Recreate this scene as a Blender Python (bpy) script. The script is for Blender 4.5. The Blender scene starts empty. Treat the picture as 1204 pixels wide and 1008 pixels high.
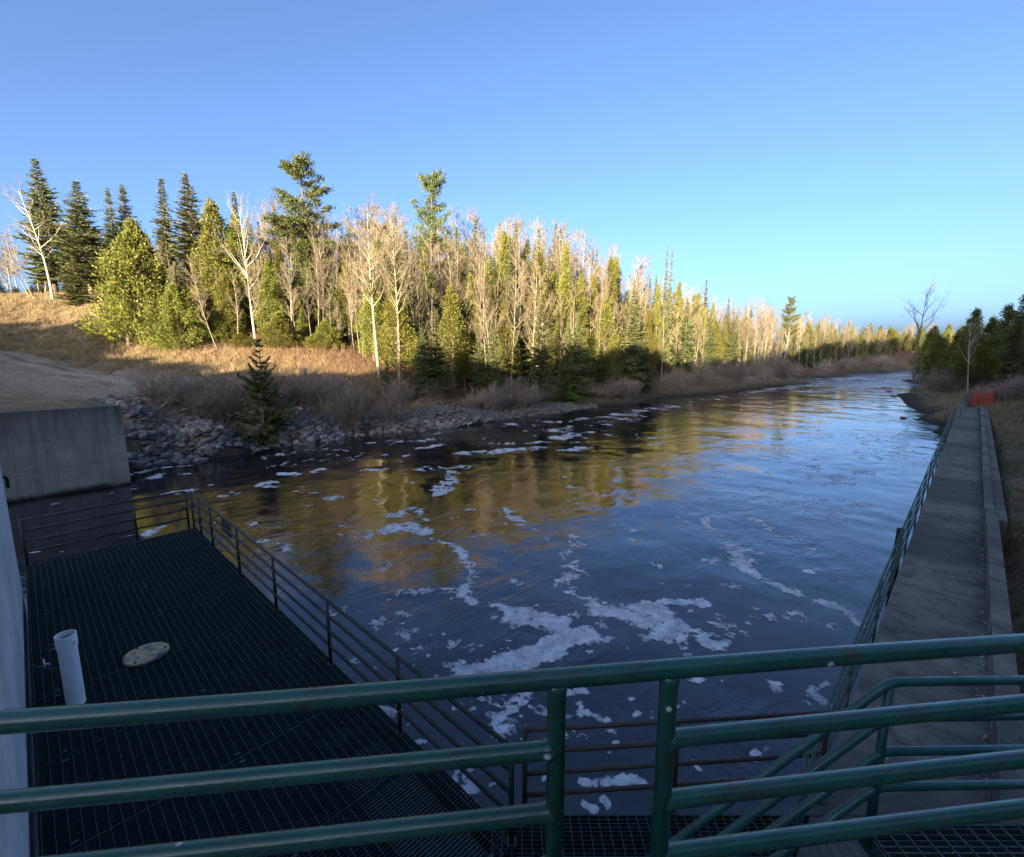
import bpy, math, random
import numpy as np
from mathutils import Vector
R = math.radians
rng = np.random.default_rng(7)
random.seed(7)
sc = bpy.context.scene
col = sc.collection

# ------------------------------------------------------------------ camera numbers and survey helpers
F, CX, CY, TH, HC = 558., 602., 504., R(9.16), 6.2
ct, st = math.cos(TH), math.sin(TH)
def atz(px, py, z):                       # ground point seen along a sight line at height z
    u = (px-CX)/F; v = (py-CY)/F; k = (HC-z)/(v*ct+st)
    return np.array([u*k, (ct-v*st)*k, z])
def aty(px, py, Y):                       # ground point seen along a sight line at distance Y
    u = (px-CX)/F; v = (py-CY)/F; k = Y/(ct-v*st)
    return np.array([u*k, Y, HC-k*(v*ct+st)])
UX, UY = .696, .718                       # walkway direction; the deck runs square to it
def W(a, b, z):
    return (a*UX - b*UY, a*UY + b*UX, z)
def AB(x, y):
    return x*UX + y*UY, -x*UY + y*UX

# ------------------------------------------------------------------ object helpers
def tag(o, label=None, cat=None, group=None, kind=None):
    if label: o['label'] = label
    if cat: o['category'] = cat
    if group: o['group'] = group
    if kind: o['kind'] = kind
    return o
def empty(name, loc, label, cat, group=None):
    o = bpy.data.objects.new(name, None); col.objects.link(o); o.location = loc
    o.empty_display_size = .2
    return tag(o, label, cat, group)
def mesh_np(name, V, Fq, mats, mi=None, smooth=False):
    """V (n,3); Fq (m,k) faces of one size"""
    V = np.asarray(V, dtype=np.float32); Fq = np.asarray(Fq, dtype=np.int32)
    me = bpy.data.meshes.new(name); k = Fq.shape[1]; m = Fq.shape[0]
    me.vertices.add(len(V)); me.vertices.foreach_set('co', V.ravel())
    me.loops.add(m*k); me.loops.foreach_set('vertex_index', Fq.ravel())
    me.polygons.add(m); me.polygons.foreach_set('loop_start', np.arange(0, m*k, k, dtype=np.int32))
    me.polygons.foreach_set('loop_total', np.full(m, k, dtype=np.int32))
    if mi is not None: me.polygons.foreach_set('material_index', np.asarray(mi, dtype=np.int32))
    me.polygons.foreach_set('use_smooth', np.full(m, smooth, dtype=bool))
    for mt in (mats if isinstance(mats, (list, tuple)) else [mats]): me.materials.append(mt)
    me.update(calc_edges=True)
    return me
def link(name, me, parent=None, loc=None):
    o = bpy.data.objects.new(name, me); col.objects.link(o)
    if parent is not None: o.parent = parent
    if loc is not None: o.location = loc
    return o
class MB:
    """collects boxes, tubes and prisms into one mesh"""
    def __init__(s): s.v = []; s.f = []; s.m = []; s.sm = []
    def add(s, vs, fs, mat=0, smooth=False):
        b = len(s.v); s.v += [tuple(v) for v in vs]
        for f in fs: s.f.append([b+i for i in f]); s.m.append(mat); s.sm.append(smooth)
    def boxab(s, a0, a1, b0, b1, z0, z1, mat=0):
        p = [W(a, b, z) for z in (z0, z1) for a, b in ((a0, b0), (a1, b0), (a1, b1), (a0, b1))]
        s.add(p, [(0, 1, 2, 3), (4, 7, 6, 5), (0, 4, 5, 1), (1, 5, 6, 2), (2, 6, 7, 3), (3, 7, 4, 0)], mat)
    def box(s, x0, x1, y0, y1, z0, z1, mat=0):
        p = [(x, y, z) for z in (z0, z1) for x, y in ((x0, y0), (x1, y0), (x1, y1), (x0, y1))]
        s.add(p, [(0, 3, 2, 1), (4, 5, 6, 7), (0, 1, 5, 4), (1, 2, 6, 5), (2, 3, 7, 6), (3, 0, 4, 7)], mat)
    def bar(s, p, q, w, h, mat=0):
        p = Vector(p); q = Vector(q); d = (q-p).normalized()
        x = d.cross(Vector((0, 0, 1)))
        if x.length < 1e-4: x = Vector((1, 0, 0))
        x.normalize(); y = x.cross(d)
        vs = [c + x*(i*w/2) + y*(j*h/2) for c in (p, q) for i, j in ((-1, -1), (1, -1), (1, 1), (-1, 1))]
        s.add(vs, [(3, 2, 1, 0), (4, 5, 6, 7), (0, 1, 5, 4), (1, 2, 6, 5), (2, 3, 7, 6), (3, 0, 4, 7)], mat)
    def tube(s, pts, r, n=12, mat=0, cap=True):
        pts = [Vector(p) for p in pts]; rs = r if isinstance(r, (list, tuple)) else [r]*len(pts)
        base = len(s.v); prev = None
        for i, p in enumerate(pts):
            d = (pts[min(i+1, len(pts)-1)] - pts[max(i-1, 0)]).normalized()
            if prev is None:
                x = d.cross(Vector((0, 0, 1)))
                if x.length < 1e-3: x = d.cross(Vector((0, 1, 0)))
            else: x = prev - d*prev.dot(d)
            x.normalize(); y = d.cross(x); prev = x
            for k in range(n):
                t = 2*math.pi*k/n
                s.v.append(tuple(p + (x*math.cos(t) + y*math.sin(t))*rs[i]))
        for i in range(len(pts)-1):
            for k in range(n):
                a = base+i*n+k; b = base+i*n+(k+1) % n
                s.f.append([a, b, b+n, a+n]); s.m.append(mat); s.sm.append(True)
        if cap:
            s.f.append([base+k for k in range(n)][::-1]); s.m.append(mat); s.sm.append(False)
            e = base+(len(pts)-1)*n
            s.f.append([e+k for k in range(n)]); s.m.append(mat); s.sm.append(False)
    def build(s, name, mats, parent=None):
        me = bpy.data.meshes.new(name); me.from_pydata(s.v, [], s.f)
        for mt in (mats if isinstance(mats, (list, tuple)) else [mats]): me.materials.append(mt)
        me.polygons.foreach_set('material_index', s.m); me.polygons.foreach_set('use_smooth', s.sm)
        me.update()
        o = link(name, me)
        if parent is not None:
            o.parent = parent; o.matrix_parent_inverse.identity()
            lx = parent.location
            me.transform(__import__('mathutils').Matrix.Translation(-Vector(lx)))
        return o
def fillet(pts, r, n=5):
    """round the corners of a pipe path"""
    pts = [Vector(p) for p in pts]; out = [pts[0]]
    for i in range(1, len(pts)-1):
        a = (pts[i-1]-pts[i]); b = (pts[i+1]-pts[i])
        rr = min(r, a.length*.45, b.length*.45)
        p0 = pts[i]+a.normalized()*rr; p2 = pts[i]+b.normalized()*rr
        for k in range(n+1):
            t = k/n; out.append(p0*(1-t)**2 + pts[i]*2*t*(1-t) + p2*t*t)
    out.append(pts[-1]); return out

# ------------------------------------------------------------------ noise
def _hash(ix, iy, seed):
    h = (ix.astype(np.int64)*374761393 + iy.astype(np.int64)*668265263 + seed*1442695041) & 0xffffffff
    h = ((h ^ (h >> 13))*1274126177) & 0xffffffff
    return ((h ^ (h >> 16)) & 0xffff)/65535.
def vnoise(x, y, seed=0):
    x = np.asarray(x, float); y = np.asarray(y, float)
    ix = np.floor(x); iy = np.floor(y); fx = x-ix; fy = y-iy
    fx = fx*fx*fx*(fx*(fx*6-15)+10); fy = fy*fy*fy*(fy*(fy*6-15)+10)
    ix = ix.astype(np.int64); iy = iy.astype(np.int64)
    a = _hash(ix, iy, seed); b = _hash(ix+1, iy, seed); c = _hash(ix, iy+1, seed); d = _hash(ix+1, iy+1, seed)
    return (a*(1-fx)+b*fx)*(1-fy) + (c*(1-fx)+d*fx)*fy
def fbm(x, y, seed=0, oct=4):
    s = 0; amp = .5; t = 0
    for i in range(oct):
        s = s + amp*vnoise(x*2**i + i*17.3, y*2**i - i*9.1, seed+i); t += amp; amp *= .55
    return s/t

# ------------------------------------------------------------------ materials
class NT:
    def __init__(s, name):
        s.m = bpy.data.materials.new(name); s.m.use_nodes = True
        s.t = s.m.node_tree; s.n = s.t.nodes; s.l = s.t.links
        s.p = s.n['Principled BSDF']; s.out = s.n['Material Output']
        s.p.inputs['Specular IOR Level'].default_value = .3
        s._c = None
    def node(s, typ, **k):
        n = s.n.new(typ)
        for a, v in k.items(): setattr(n, a, v)
        return n
    def set(s, node, **k):
        for a, v in k.items(): node.inputs[a].default_value = v
    def link(s, a, b): s.l.new(a, b)
    def coord(s, what='Object'):
        if s._c is None: s._c = s.node('ShaderNodeTexCoord')
        return s._c.outputs[what]
    def pos(s): return s.node('ShaderNodeNewGeometry').outputs['Position']
    def noise(s, vec, scale, detail=4, rough=.6, stretch=None, dist=0):
        if stretch:
            mp = s.node('ShaderNodeMapping'); mp.inputs['Scale'].default_value = stretch
            s.link(vec, mp.inputs['Vector']); vec = mp.outputs['Vector']
        n = s.node('ShaderNodeTexNoise'); s.link(vec, n.inputs['Vector'])
        n.inputs['Scale'].default_value = scale; n.inputs['Detail'].default_value = detail
        n.inputs['Roughness'].default_value = rough; n.inputs['Distortion'].default_value = dist
        return n.outputs['Fac']
    def ramp(s, fac, stops):
        r = s.node('ShaderNodeValToRGB'); s.link(fac, r.inputs['Fac'])
        e = r.color_ramp.elements
        while len(e) < len(stops): e.new(.5)
        for el, (p, c) in zip(e, stops):
            el.position = p; el.color = (*c, 1) if isinstance(c, tuple) else (c, c, c, 1)
        return r.outputs['Color']
    def mix(s, fac, a, b, typ='MIX'):
        m = s.node('ShaderNodeMix', data_type='RGBA', blend_type=typ)
        for sock, v in ((m.inputs[0], fac), (m.inputs[6], a), (m.inputs[7], b)):
            if isinstance(v, (int, float)): sock.default_value = v
            elif isinstance(v, tuple): sock.default_value = (*v, 1)
            else: s.link(v, sock)
        return m.outputs[2]
    def math(s, op, a, b=None):
        m = s.node('ShaderNodeMath', operation=op)
        for i, v in enumerate((a, b)):
            if v is None: continue
            if isinstance(v, (int, float)): m.inputs[i].default_value = v
            else: s.link(v, m.inputs[i])
        return m.outputs[0]
    def bump(s, h, strength, dist=.02, normal=None):
        b = s.node('ShaderNodeBump'); b.inputs['Strength'].default_value = strength
        b.inputs['Distance'].default_value = dist; s.link(h, b.inputs['Height'])
        if normal is not None: s.link(normal, b.inputs['Normal'])
        return b.outputs['Normal']
    def fin(s, color, rough=.8, normal=None, spec=None):
        if isinstance(color, tuple): s.p.inputs['Base Color'].default_value = (*color, 1)
        else: s.link(color, s.p.inputs['Base Color'])
        if isinstance(rough, (int, float)): s.p.inputs['Roughness'].default_value = rough
        else: s.link(rough, s.p.inputs['Roughness'])
        if normal is not None: s.link(normal, s.p.inputs['Normal'])
        if spec is not None: s.p.inputs['Specular IOR Level'].default_value = spec
        return s.m

def mat_concrete(name, base, dark, streak=.6, topstain=None, bands=False):
    n = NT(name); P = n.pos()
    big = n.noise(P, .8, 5, .65); fine = n.noise(P, 14, 4, .7)
    strk = n.noise(P, 1.0, 5, .7, stretch=(2.2, 2.2, .12))
    c = n.mix(n.ramp(big, [(.35, 0.), (.68, 1.)]), base, tuple(x*.62 for x in base))
    c = n.mix(n.math('MULTIPLY', n.ramp(strk, [(.48, 0.), (.66, 1.)]), streak), c, dark)
    c = n.mix(n.math('MULTIPLY', n.ramp(fine, [(.4, 0.), (.75, 1.)]), .45), c, tuple(x*.45 for x in base))
    if bands:
        vc = n.node('ShaderNodeTexVoronoi', feature='DISTANCE_TO_EDGE'); vc.inputs['Scale'].default_value = .55
        wp = n.node('ShaderNodeVectorMath', operation='ADD'); nw = n.node('ShaderNodeTexNoise'); nw.inputs['Scale'].default_value = 3.; n.link(P, nw.inputs['Vector']); n.link(P, wp.inputs[0]); n.link(nw.outputs['Color'], wp.inputs[1]); n.link(wp.outputs[0], vc.inputs['Vector'])
        c = n.mix(n.math('MULTIPLY', n.ramp(vc.outputs['Distance'], [(.004, 1.), (.016, 0.)]), n.ramp(big, [(.45, 0.), (.6, .8)])), c, tuple(x*.18 for x in base))
        mp = n.node('ShaderNodeMapping'); mp.inputs['Rotation'].default_value = (0, 0, R(-45.9)); n.link(P, mp.inputs['Vector'])
        bd = n.noise(mp.outputs['Vector'], 1.0, 5, .65, stretch=(.55, .16, .3), dist=.4)
        c = n.mix(n.math('MULTIPLY', n.ramp(bd, [(.44, 0.), (.58, 1.)]), .75), c, tuple(x*.3 for x in base))
    if topstain:
        m2 = n.node('ShaderNodeMapping'); m2.inputs['Rotation'].default_value = (0, 0, R(-45.9)); n.link(P, m2.inputs['Vector'])
        s2 = n.node('ShaderNodeSeparateXYZ'); n.link(m2.outputs['Vector'], s2.inputs[0]); c2 = n.node('ShaderNodeCombineXYZ'); n.link(s2.outputs['X'], c2.inputs['X']); n.link(s2.outputs['Z'], c2.inputs['Y'])
        br = n.node('ShaderNodeTexBrick', offset=0.); n.link(c2.outputs[0], br.inputs['Vector']); br.inputs['Scale'].default_value = 1.; br.inputs['Brick Width'].default_value = 2.44; br.inputs['Row Height'].default_value = 1.22; br.inputs['Mortar Size'].default_value = .014; br.inputs['Mortar Smooth'].default_value = .6
        c = n.mix(n.math('MULTIPLY', br.outputs['Fac'], .55), c, dark)
        sep = n.node('ShaderNodeSeparateXYZ'); n.link(P, sep.inputs[0])
        h = n.math('ADD', sep.outputs['Z'], n.math('MULTIPLY', n.math('SUBTRACT', strk, .5), 2.2))
        mr = n.node('ShaderNodeMapRange'); n.link(h, mr.inputs[0])
        mr.inputs[1].default_value = topstain[0]; mr.inputs[2].default_value = topstain[1]
        c = n.mix(n.math('MULTIPLY', mr.outputs[0], .75), c, dark)
        mr2 = n.node('ShaderNodeMapRange'); n.link(n.math('ADD', sep.outputs['Z'], n.math('MULTIPLY', n.math('SUBTRACT', big, .5), .6)), mr2.inputs[0])
        mr2.inputs[1].default_value = .25; mr2.inputs[2].default_value = .05
        c = n.mix(mr2.outputs[0], c, (.012, .015, .01))
    return n.fin(c, .88, n.bump(fine, .35, .01))
def mat_paint(name, base, rust=.25, rough=.35, chips=.0):
    n = NT(name); P = n.pos()
    a = n.noise(P, 3, 5, .7); b = n.noise(P, 60, 3, .6)
    c = n.mix(n.ramp(a, [(.4, 0.), (.7, 1.)]), base, tuple(x*.55 for x in base))
    if rust: c = n.mix(n.math('MULTIPLY', n.ramp(n.noise(P, 9, 5, .75), [(.6-rust*.45, 0.), (.72-rust*.35, 1.)]), .85), c, (.045, .024, .017))
    if chips:
        v = n.node('ShaderNodeTexVoronoi'); n.link(P, v.inputs['Vector']); v.inputs['Scale'].default_value = 9.
        m = n.math('MULTIPLY', n.ramp(v.outputs['Distance'], [(.05, 1.), (.09, 0.)]), n.ramp(n.noise(P, 4, 2), [(.42, 0.), (.46, 1.)]))
        c = n.mix(m, c, (.75, .75, .72))
    rg = n.ramp(n.noise(P, 20, 4, .7), [(.3, rough*.7), (.7, min(1, rough*1.7))])
    return n.fin(c, rg, n.bump(b, .12, .004), .5)
def mat_leaf(name, c0, c1, c2, trans=.25):
    n = NT(name)
    g = n.node('ShaderNodeNewGeometry'); oi = n.node('ShaderNodeObjectInfo')
    big = n.noise(n.coord(), .55, 3, .6)
    f = n.math('ADD', n.math('MULTIPLY', g.outputs['Random Per Island'], .55), n.math('MULTIPLY', big, .45))
    c = n.ramp(f, [(.15, c0), (.5, c1), (.85, c2)])
    h = n.node('ShaderNodeHueSaturation'); n.link(c, h.inputs['Color'])
    n.link(n.math('ADD', n.math('MULTIPLY', oi.outputs['Random'], .05), .475), h.inputs['Hue'])
    n.link(n.math('ADD', n.math('MULTIPLY', oi.outputs['Random'], .45), .75), h.inputs['Value'])
    n.fin(h.outputs['Color'], .75, None, .15)
    tr = n.node('ShaderNodeBsdfTranslucent'); n.link(h.outputs['Color'], tr.inputs['Color'])
    mx = n.node('ShaderNodeMixShader'); mx.inputs[0].default_value = trans
    n.link(n.p.outputs[0], mx.inputs[1]); n.link(tr.outputs[0], mx.inputs[2]); n.link(mx.outputs[0], n.out.inputs['Surface'])
    return n.m
def mat_bark(name, c0, c1, scale=6, stretch=(1, 1, .35), rnd=.3):
    n = NT(name); a = n.noise(n.coord(), scale, 5, .7, stretch=stretch)
    oi = n.node('ShaderNodeObjectInfo')
    c = n.ramp(a, [(.35, c0), (.62, c1)])
    h = n.node('ShaderNodeHueSaturation'); n.link(c, h.inputs['Color'])
    n.link(n.math('ADD', n.math('MULTIPLY', oi.outputs['Random'], rnd*2), 1-rnd), h.inputs['Value'])
    return n.fin(h.outputs['Color'], .85, None, .15)
M = {}
M['conc'] = mat_concrete('walkway_concrete', (.225, .198, .158), (.04, .036, .031), .7, None, True)
M['conc_wall'] = mat_concrete('wing_wall_concrete', (.26, .265, .235), (.03, .034, .032), .55, (1.9, 3.9))
M['conc_pier'] = mat_concrete('pier_concrete', (.66, .67, .66), (.4, .41, .41), .4)
M['green'] = mat_paint('green_pipe_paint', (.010, .09, .060), .1, .3, .1)
M['green'].node_tree.nodes['Principled BSDF'].inputs['Coat Weight'].default_value = .45; M['green'].node_tree.nodes['Principled BSDF'].inputs['Coat Roughness'].default_value = .22; M['green'].node_tree.nodes['Principled BSDF'].inputs['Coat IOR'].default_value = 1.5
M['green_old'] = mat_paint('weathered_green_paint', (.006, .026, .023), .3, .45, .0)
M['green_walk'] = mat_paint('faded_green_paint', (.055, .12, .10), .3, .5, .0)
M['blue_green'] = mat_paint('stair_rail_paint', (.010, .085, .075), .08, .35, 0)
M['rusty'] = mat_paint('rusty_rail_paint', (.03, .045, .04), .75, .55, 0)
M['grate'] = mat_paint('grating_steel', (.011, .032, .027), .05, .55, 0)
M['rod'] = mat_paint('grating_rod_steel', (.030, .052, .045), .0, .5, 0)
M['pvc'] = NT('white_plastic'); n_ = M['pvc']; M['pvc'] = n_.fin(n_.mix(n_.ramp(n_.noise(n_.pos(), 5, 4, .7), [(.55, 0.), (.75, 1.)]), (.82, .83, .82), (.55, .55, .48)), .4)
M['dark'] = NT('dark_steel').fin((.012, .013, .014), .6)
n_ = NT('yellowed_cover'); M['cover'] = n_.fin(n_.ramp(n_.noise(n_.pos(), 4, 5, .75, dist=.6), [(.38, (.10, .075, .075)), (.48, (.36, .27, .19)), (.60, (.66, .47, .17))]), .6)
n_ = NT('orange_plastic_net'); M['orange'] = n_.fin((.40, .06, .032), .6)
n_ = NT('old_timber'); M['timber'] = n_.fin(n_.ramp(n_.noise(n_.pos(), 8, 5, .7, stretch=(1, 1, .2)), [(.35, (.01, .01, .01)), (.7, (.04, .035, .03))]), .8)
n_ = NT('riprap_stone'); oi_ = n_.node('ShaderNodeObjectInfo')
c_ = n_.ramp(n_.noise(n_.pos(), 5, 6, .7), [(.3, (.07, .062, .055)), (.55, (.2, .18, .158)), (.75, (.38, .35, .31))])
h_ = n_.node('ShaderNodeHueSaturation'); n_.link(c_, h_.inputs['Color']); n_.link(n_.math('ADD', n_.math('MULTIPLY', oi_.outputs['Random'], .8), .6), h_.inputs['Value'])
M['rock'] = n_.fin(h_.outputs['Color'], .8, n_.bump(n_.noise(n_.pos(), 12, 5, .7), .5, .03))
M['fir'] = mat_leaf('fir_needles', (.052, .072, .030), (.095, .118, .042), (.15, .165, .055), .2)
M['spruce'] = mat_leaf('spruce_needles', (.066, .084, .038), (.12, .135, .055), (.185, .19, .072), .2)
M['cedar'] = mat_leaf('cedar_sprays', (.075, .09, .024), (.15, .155, .035), (.235, .225, .05), .3)
M['pine'] = mat_leaf('pine_needles', (.050, .078, .028), (.095, .125, .044), (.15, .17, .055), .25)
M['bark'] = mat_bark('grey_brown_bark', (.05, .04, .032), (.16, .13, .10))
M['birch'] = mat_bark('white_birch_bark', (.28, .26, .21), (.52, .49, .42), 5, (1, 1, 2.5), .08)
M['aspen'] = mat_bark('pale_aspen_bark', (.14, .12, .09), (.29, .255, .19), 3, (1, 1, 1.2), .2)
M['twig'] = mat_bark('aspen_twigs', (.10, .08, .055), (.195, .157, .103), 2, (1, 1, 1), .25)
M['shrubtwig'] = mat_bark('shrub_twigs', (.14, .11, .09), (.27, .22, .18), 2, (1, 1, 1), .3)
M['brush'] = mat_bark('bramble_twigs', (.11, .07, .042), (.23, .15, .09), 2, (1, 1, 1), .2)
M['grass_dead'] = mat_leaf('dead_grass', (.14, .105, .058), (.26, .20, .11), (.39, .31, .18), .2)
M['grass_green'] = mat_leaf('green_grass', (.025, .05, .016), (.05, .085, .025), (.10, .11, .045), .2)

# ------------------------------------------------------------------ terrain (thin plate spline through surveyed points)
WL = [(153, 555), (186, 548), (230, 540), (289, 527), (333, 524), (372, 520), (419, 511), (469, 508), (519, 503), (600, 490), (655, 484), (700, 478),
      (760, 473), (800, 467), (860, 462), (900, 456), (950, 450), (1000, 442), (1030, 439)]
wl = np.array([atz(x, y, 0) for x, y in WL])
ctrl = [tuple(p) for p in wl]
for i, p in enumerate(wl):
    t = wl[min(i+1, len(wl)-1)] - wl[max(i-1, 0)]; t /= np.linalg.norm(t); nrm = np.array([-t[1], t[0], 0])
    s = 1 + i*.12
    q = p - nrm*2.5*s; ctrl.append((q[0], q[1], -1.3))
    if i > 7: q = p + nrm*3.*s; ctrl.append((q[0], q[1], 1.15 + .03*i))
    if i < 8: q = p + nrm*2.6; ctrl.append((q[0], q[1], 1.25))
def cz(px, py, z): ctrl.append(tuple(atz(px, py, z)))
def cy(px, py, Y): ctrl.append(tuple(aty(px, py, Y)))
for a in [(160, 500, 2.2), (150, 478, 3.1), (205, 455, 3.5), (0, 470, 3.5), (80, 462, 3.4), (350, 488, 1.7), (250, 500, 1.8)]: cz(*a)
for a in [(0, 418, 40), (100, 430, 42), (0, 395, 48), (0, 350, 62), (62, 351, 60), (130, 357, 58), (75, 378, 54), (132, 375, 54), (165, 405, 50), (250, 412, 48),
          (300, 430, 44), (300, 458, 38), (380, 402, 54), (440, 438, 46), (500, 462, 43), (600, 466, 50), (700, 462, 58), (800, 452, 74), (850, 445, 86), (900, 434, 102),
          (1000, 424, 152), (1060, 423, 185)]: cy(*a)
for a in [(-95, 62, 13.5), (-70, 90, 14.5), (-45, 85, 14.), (-20, 82, 11.5), (10, 92, 9.), (45, 125, 7.5), (90, 170, 7.), (-60, 40, 8.), (-75, 25, 6.), (-45, 24, 4.2), (-36, 22, 3.4),
          (120, 190, 5.), (-26, 21.2, 3.2), (-21.5, 24.5, 2.9), (-80, 5, 4.5)]: ctrl.append(a)
# river bed, pool, right bank
for a, b in [(-6, 22), (3, 21), (12, 14), (20, 22), (20, 8), (30, 14), (40, 8), (50, 12), (0, 10), (8, 5), (6, 14), (-8, 14), (-8, 26), (2.5, 26)]:
    x, y, _ = W(a, b, 0); ctrl.append((x, y, -2.))
for x, y in [(60, 76), (75, 98), (100, 124), (128, 150), (160, 165), (200, 172)]: ctrl.append((x, y, -1.4))
for px, py in [(1068, 450), (1058, 463), (1060, 470), (1078, 483), (1085, 490), (1105, 505)]: cz(px, py, 0)
for x, y, z in [(104, 121, 0), (140, 135, 0), (113, 117, 2), (90, 97, 1.6), (60, 60, 1.3), (70, 72, 1.8), (47, 45, 1.1), (39, 39, .9), (150, 120, 3.5), (200, 140, 4)]: ctrl.append((x, y, z))
for a, b, z in [(51, -.2, 1.3), (58, -.2, 1.6), (66, -4, 2.6), (80, -8, 3.4), (56, -5, 3.0), (110, -16, 4.5), (90, -30, 6),
                (8, -1.5, 1.55), (16, -1.5, 1.5), (26, -2.1, 1.5), (40, -2.1, 1.55), (8, -6, 3.2), (20, -6, 3.4), (32, -6, 3.4), (44, -7, 3.8), (20, -14, 5), (45, -18, 6), (0, -8, 4), (8, .3, -.6), (20, .3, -.6), (32, .3, -.6), (44, .3, -.5),
                (8, 1.5, -1.6), (20, 1.5, -1.6), (32, 1.8, -1.4), (43, 2., -.8), (48, 3, -.5)]:
    x, y, _ = W(a, b, 0); ctrl.append((x, y, z))
for x, y, z in [(-20, -20, 2), (20, -20, 3), (-60, -20, 4), (60, -20, 5), (140, 230, 6), (200, 200, 5), (240, 160, 5), (40, 200, 9), (-60, 160, 13), (60, 20, 6)]: ctrl.append((x, y, z))
ctrl = np.array(ctrl)
def _tps(d2): return np.where(d2 > 0, d2*np.log(np.maximum(d2, 1e-9)), 0)
_d2 = ((ctrl[:, None, :2]-ctrl[None, :, :2])**2).sum(2)
_n = len(ctrl); _A = np.zeros((_n+3, _n+3)); _A[:_n, :_n] = _tps(_d2) + np.eye(_n)*3.
_A[:_n, _n] = 1; _A[:_n, _n+1:] = ctrl[:, :2]; _A[_n:, :_n] = _A[:_n, _n:].T
_w = np.linalg.solve(_A, np.concatenate([ctrl[:, 2], np.zeros(3)]))
def H(x, y):
    x = np.asarray(x, float); y = np.asarray(y, float); sh = x.shape; P = np.stack([x.ravel(), y.ravel()], 1)
    out = np.empty(len(P))
    for i in range(0, len(P), 20000):
        q = P[i:i+20000]; d2 = ((q[:, None]-ctrl[None, :, :2])**2).sum(2)
        out[i:i+20000] = _tps(d2) @ _w[:_n] + _w[_n] + q @ _w[_n+1:]
    z = out.reshape(sh)
    r = np.sqrt((x-40)**2+(y-60)**2); k = np.clip((r-150)/80, 0, 1)
    z = np.clip(z, -2.5, 22)
    z = z*(1-k) + (6+3*vnoise(x/60, y/60, 3))*k
    m = np.clip((z-.1)/1.0, 0, 1)
    z = z + m*((fbm(x/4, y/4, 5, 4)-.5)*.9)
    a = x*UX+y*UY; b = -x*UY+y*UX                      # made ground keeps below the concrete
    z = np.where((a > 3) & (a < 57.5) & (b > -.9) & (b < .8), np.minimum(z, 1.0), z)
    z = np.where((a > -9) & (a < 3.2) & (b > 14) & (b < 28.35), np.minimum(z, -1.2), z)
    z = np.where((a > -2) & (a < 6) & (b > -.9) & (b < 16), np.minimum(z, -1.2), z)
    z = np.where((a > -9) & (a < 2.9) & (b > 28.3) & (b < 33), np.minimum(z, 3.45), z)
    z = np.where((b < -.95) & (b > -1.2) & (a > 3) & (a < 57), np.minimum(z, 1.5), z)
    z = np.where((b <= -1.2) & (b > -3.2) & (a > 6) & (a < 57), np.maximum(z, 1.53+(-1.2-b)*.22), z)
    return z
def Hs(x, y): return float(H(np.array([x]), np.array([y]))[0])

def axis(lo, hi, c0, c1, fine, grow=1.12):
    v = list(np.arange(c0, c1, fine)); s = fine
    x = v[-1]
    while x < hi: s *= grow; x += s; v.append(x)
    s = fine; x = v[0]
    while x > lo: s *= grow; x -= s; v.insert(0, x)
    return np.array(v)
gx = axis(-900, 1200, -55, 62, .55); gy = axis(-400, 1600, 2, 78, .55)
GX, GY = np.meshgrid(gx, gy); GZ = H(GX, GY)
nx, ny = len(gx), len(gy)
idx = np.arange(nx*ny).reshape(ny, nx)
quads = np.stack([idx[:-1, :-1], idx[:-1, 1:], idx[1:, 1:], idx[1:, :-1]], -1).reshape(-1, 4)
# ground zones (what lies there: gravel track, leaf litter, dead grass, mud)
pt = lambda L: np.array([aty(*p)[:2] for p in L])
def segdist(X, Y, pts):
    D = np.full(X.shape, 1e9)
    for p, q in zip(pts[:-1], pts[1:]):
        d = q-p; L2 = (d**2).sum()+1e-9
        t = np.clip(((X-p[0])*d[0]+(Y-p[1])*d[1])/L2, 0, 1)
        D = np.minimum(D, np.hypot(X-p[0]-t*d[0], Y-p[1]-t*d[1]))
    return D
track = pt([(-60, 412, 40), (0, 424, 39), (60, 436, 39), (120, 447, 38.5), (205, 458, 37)])
dtr = segdist(GX, GY, track) + (fbm(GX/3, GY/3, 11)-.5)*3
gravel = np.clip(1.2-dtr/3.2, 0, 1)
gravel = np.maximum(gravel, .75*np.clip(1-(segdist(GX, GY, pt([(-80, 440, 36), (20, 440, 36), (130, 470, 32)]))+(fbm(GX/2, GY/2, 12)-.5)*5)/6.5, 0, 1))
gravel = np.maximum(gravel, np.clip(1.3-(segdist(GX, GY, pt([(800, 449, 82), (850, 444, 88), (905, 440, 98)]))+(fbm(GX/2, GY/2, 13)-.5)*3)/3.0, 0, 1))
edge = pt([(-100, 352, 70), (120, 352, 61), (160, 405, 50), (260, 425, 46), (330, 440, 43.5), (430, 450, 44), (520, 462, 44), (640, 466, 53), (760, 456, 68), (870, 443, 92), (950, 432, 120), (1060, 424, 180)])
ed = np.interp(GX, edge[:, 0], edge[:, 1])
litter = np.clip((GY-ed)/3+.5, 0, 1)
mud = np.clip(1-(GZ-.05)/.55, 0, 1)
rut = segdist(GX, GY, track); mud = np.maximum(mud, .6*np.clip(1-np.abs(rut-.95)/.42, 0, 1)*(fbm(GX/1.5, GY/1.5, 15) > .38))
A_, B_ = AB(GX, GY)
green = np.clip((-B_-2)/1.5, 0, 1)*np.clip((A_-22)/6, 0, 1)*np.clip((62-A_)/6, 0, 1)*(GX > 5)
me = mesh_np('ground', np.stack([GX, GY, GZ], -1).reshape(-1, 3), quads, [], None, True)
ca = me.color_attributes.new('zone', 'FLOAT_COLOR', 'POINT')
ca.data.foreach_set('color', np.stack([gravel, litter, mud, green], -1).reshape(-1).astype(np.float32))
n = NT('ground_cover'); P = n.pos()
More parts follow.
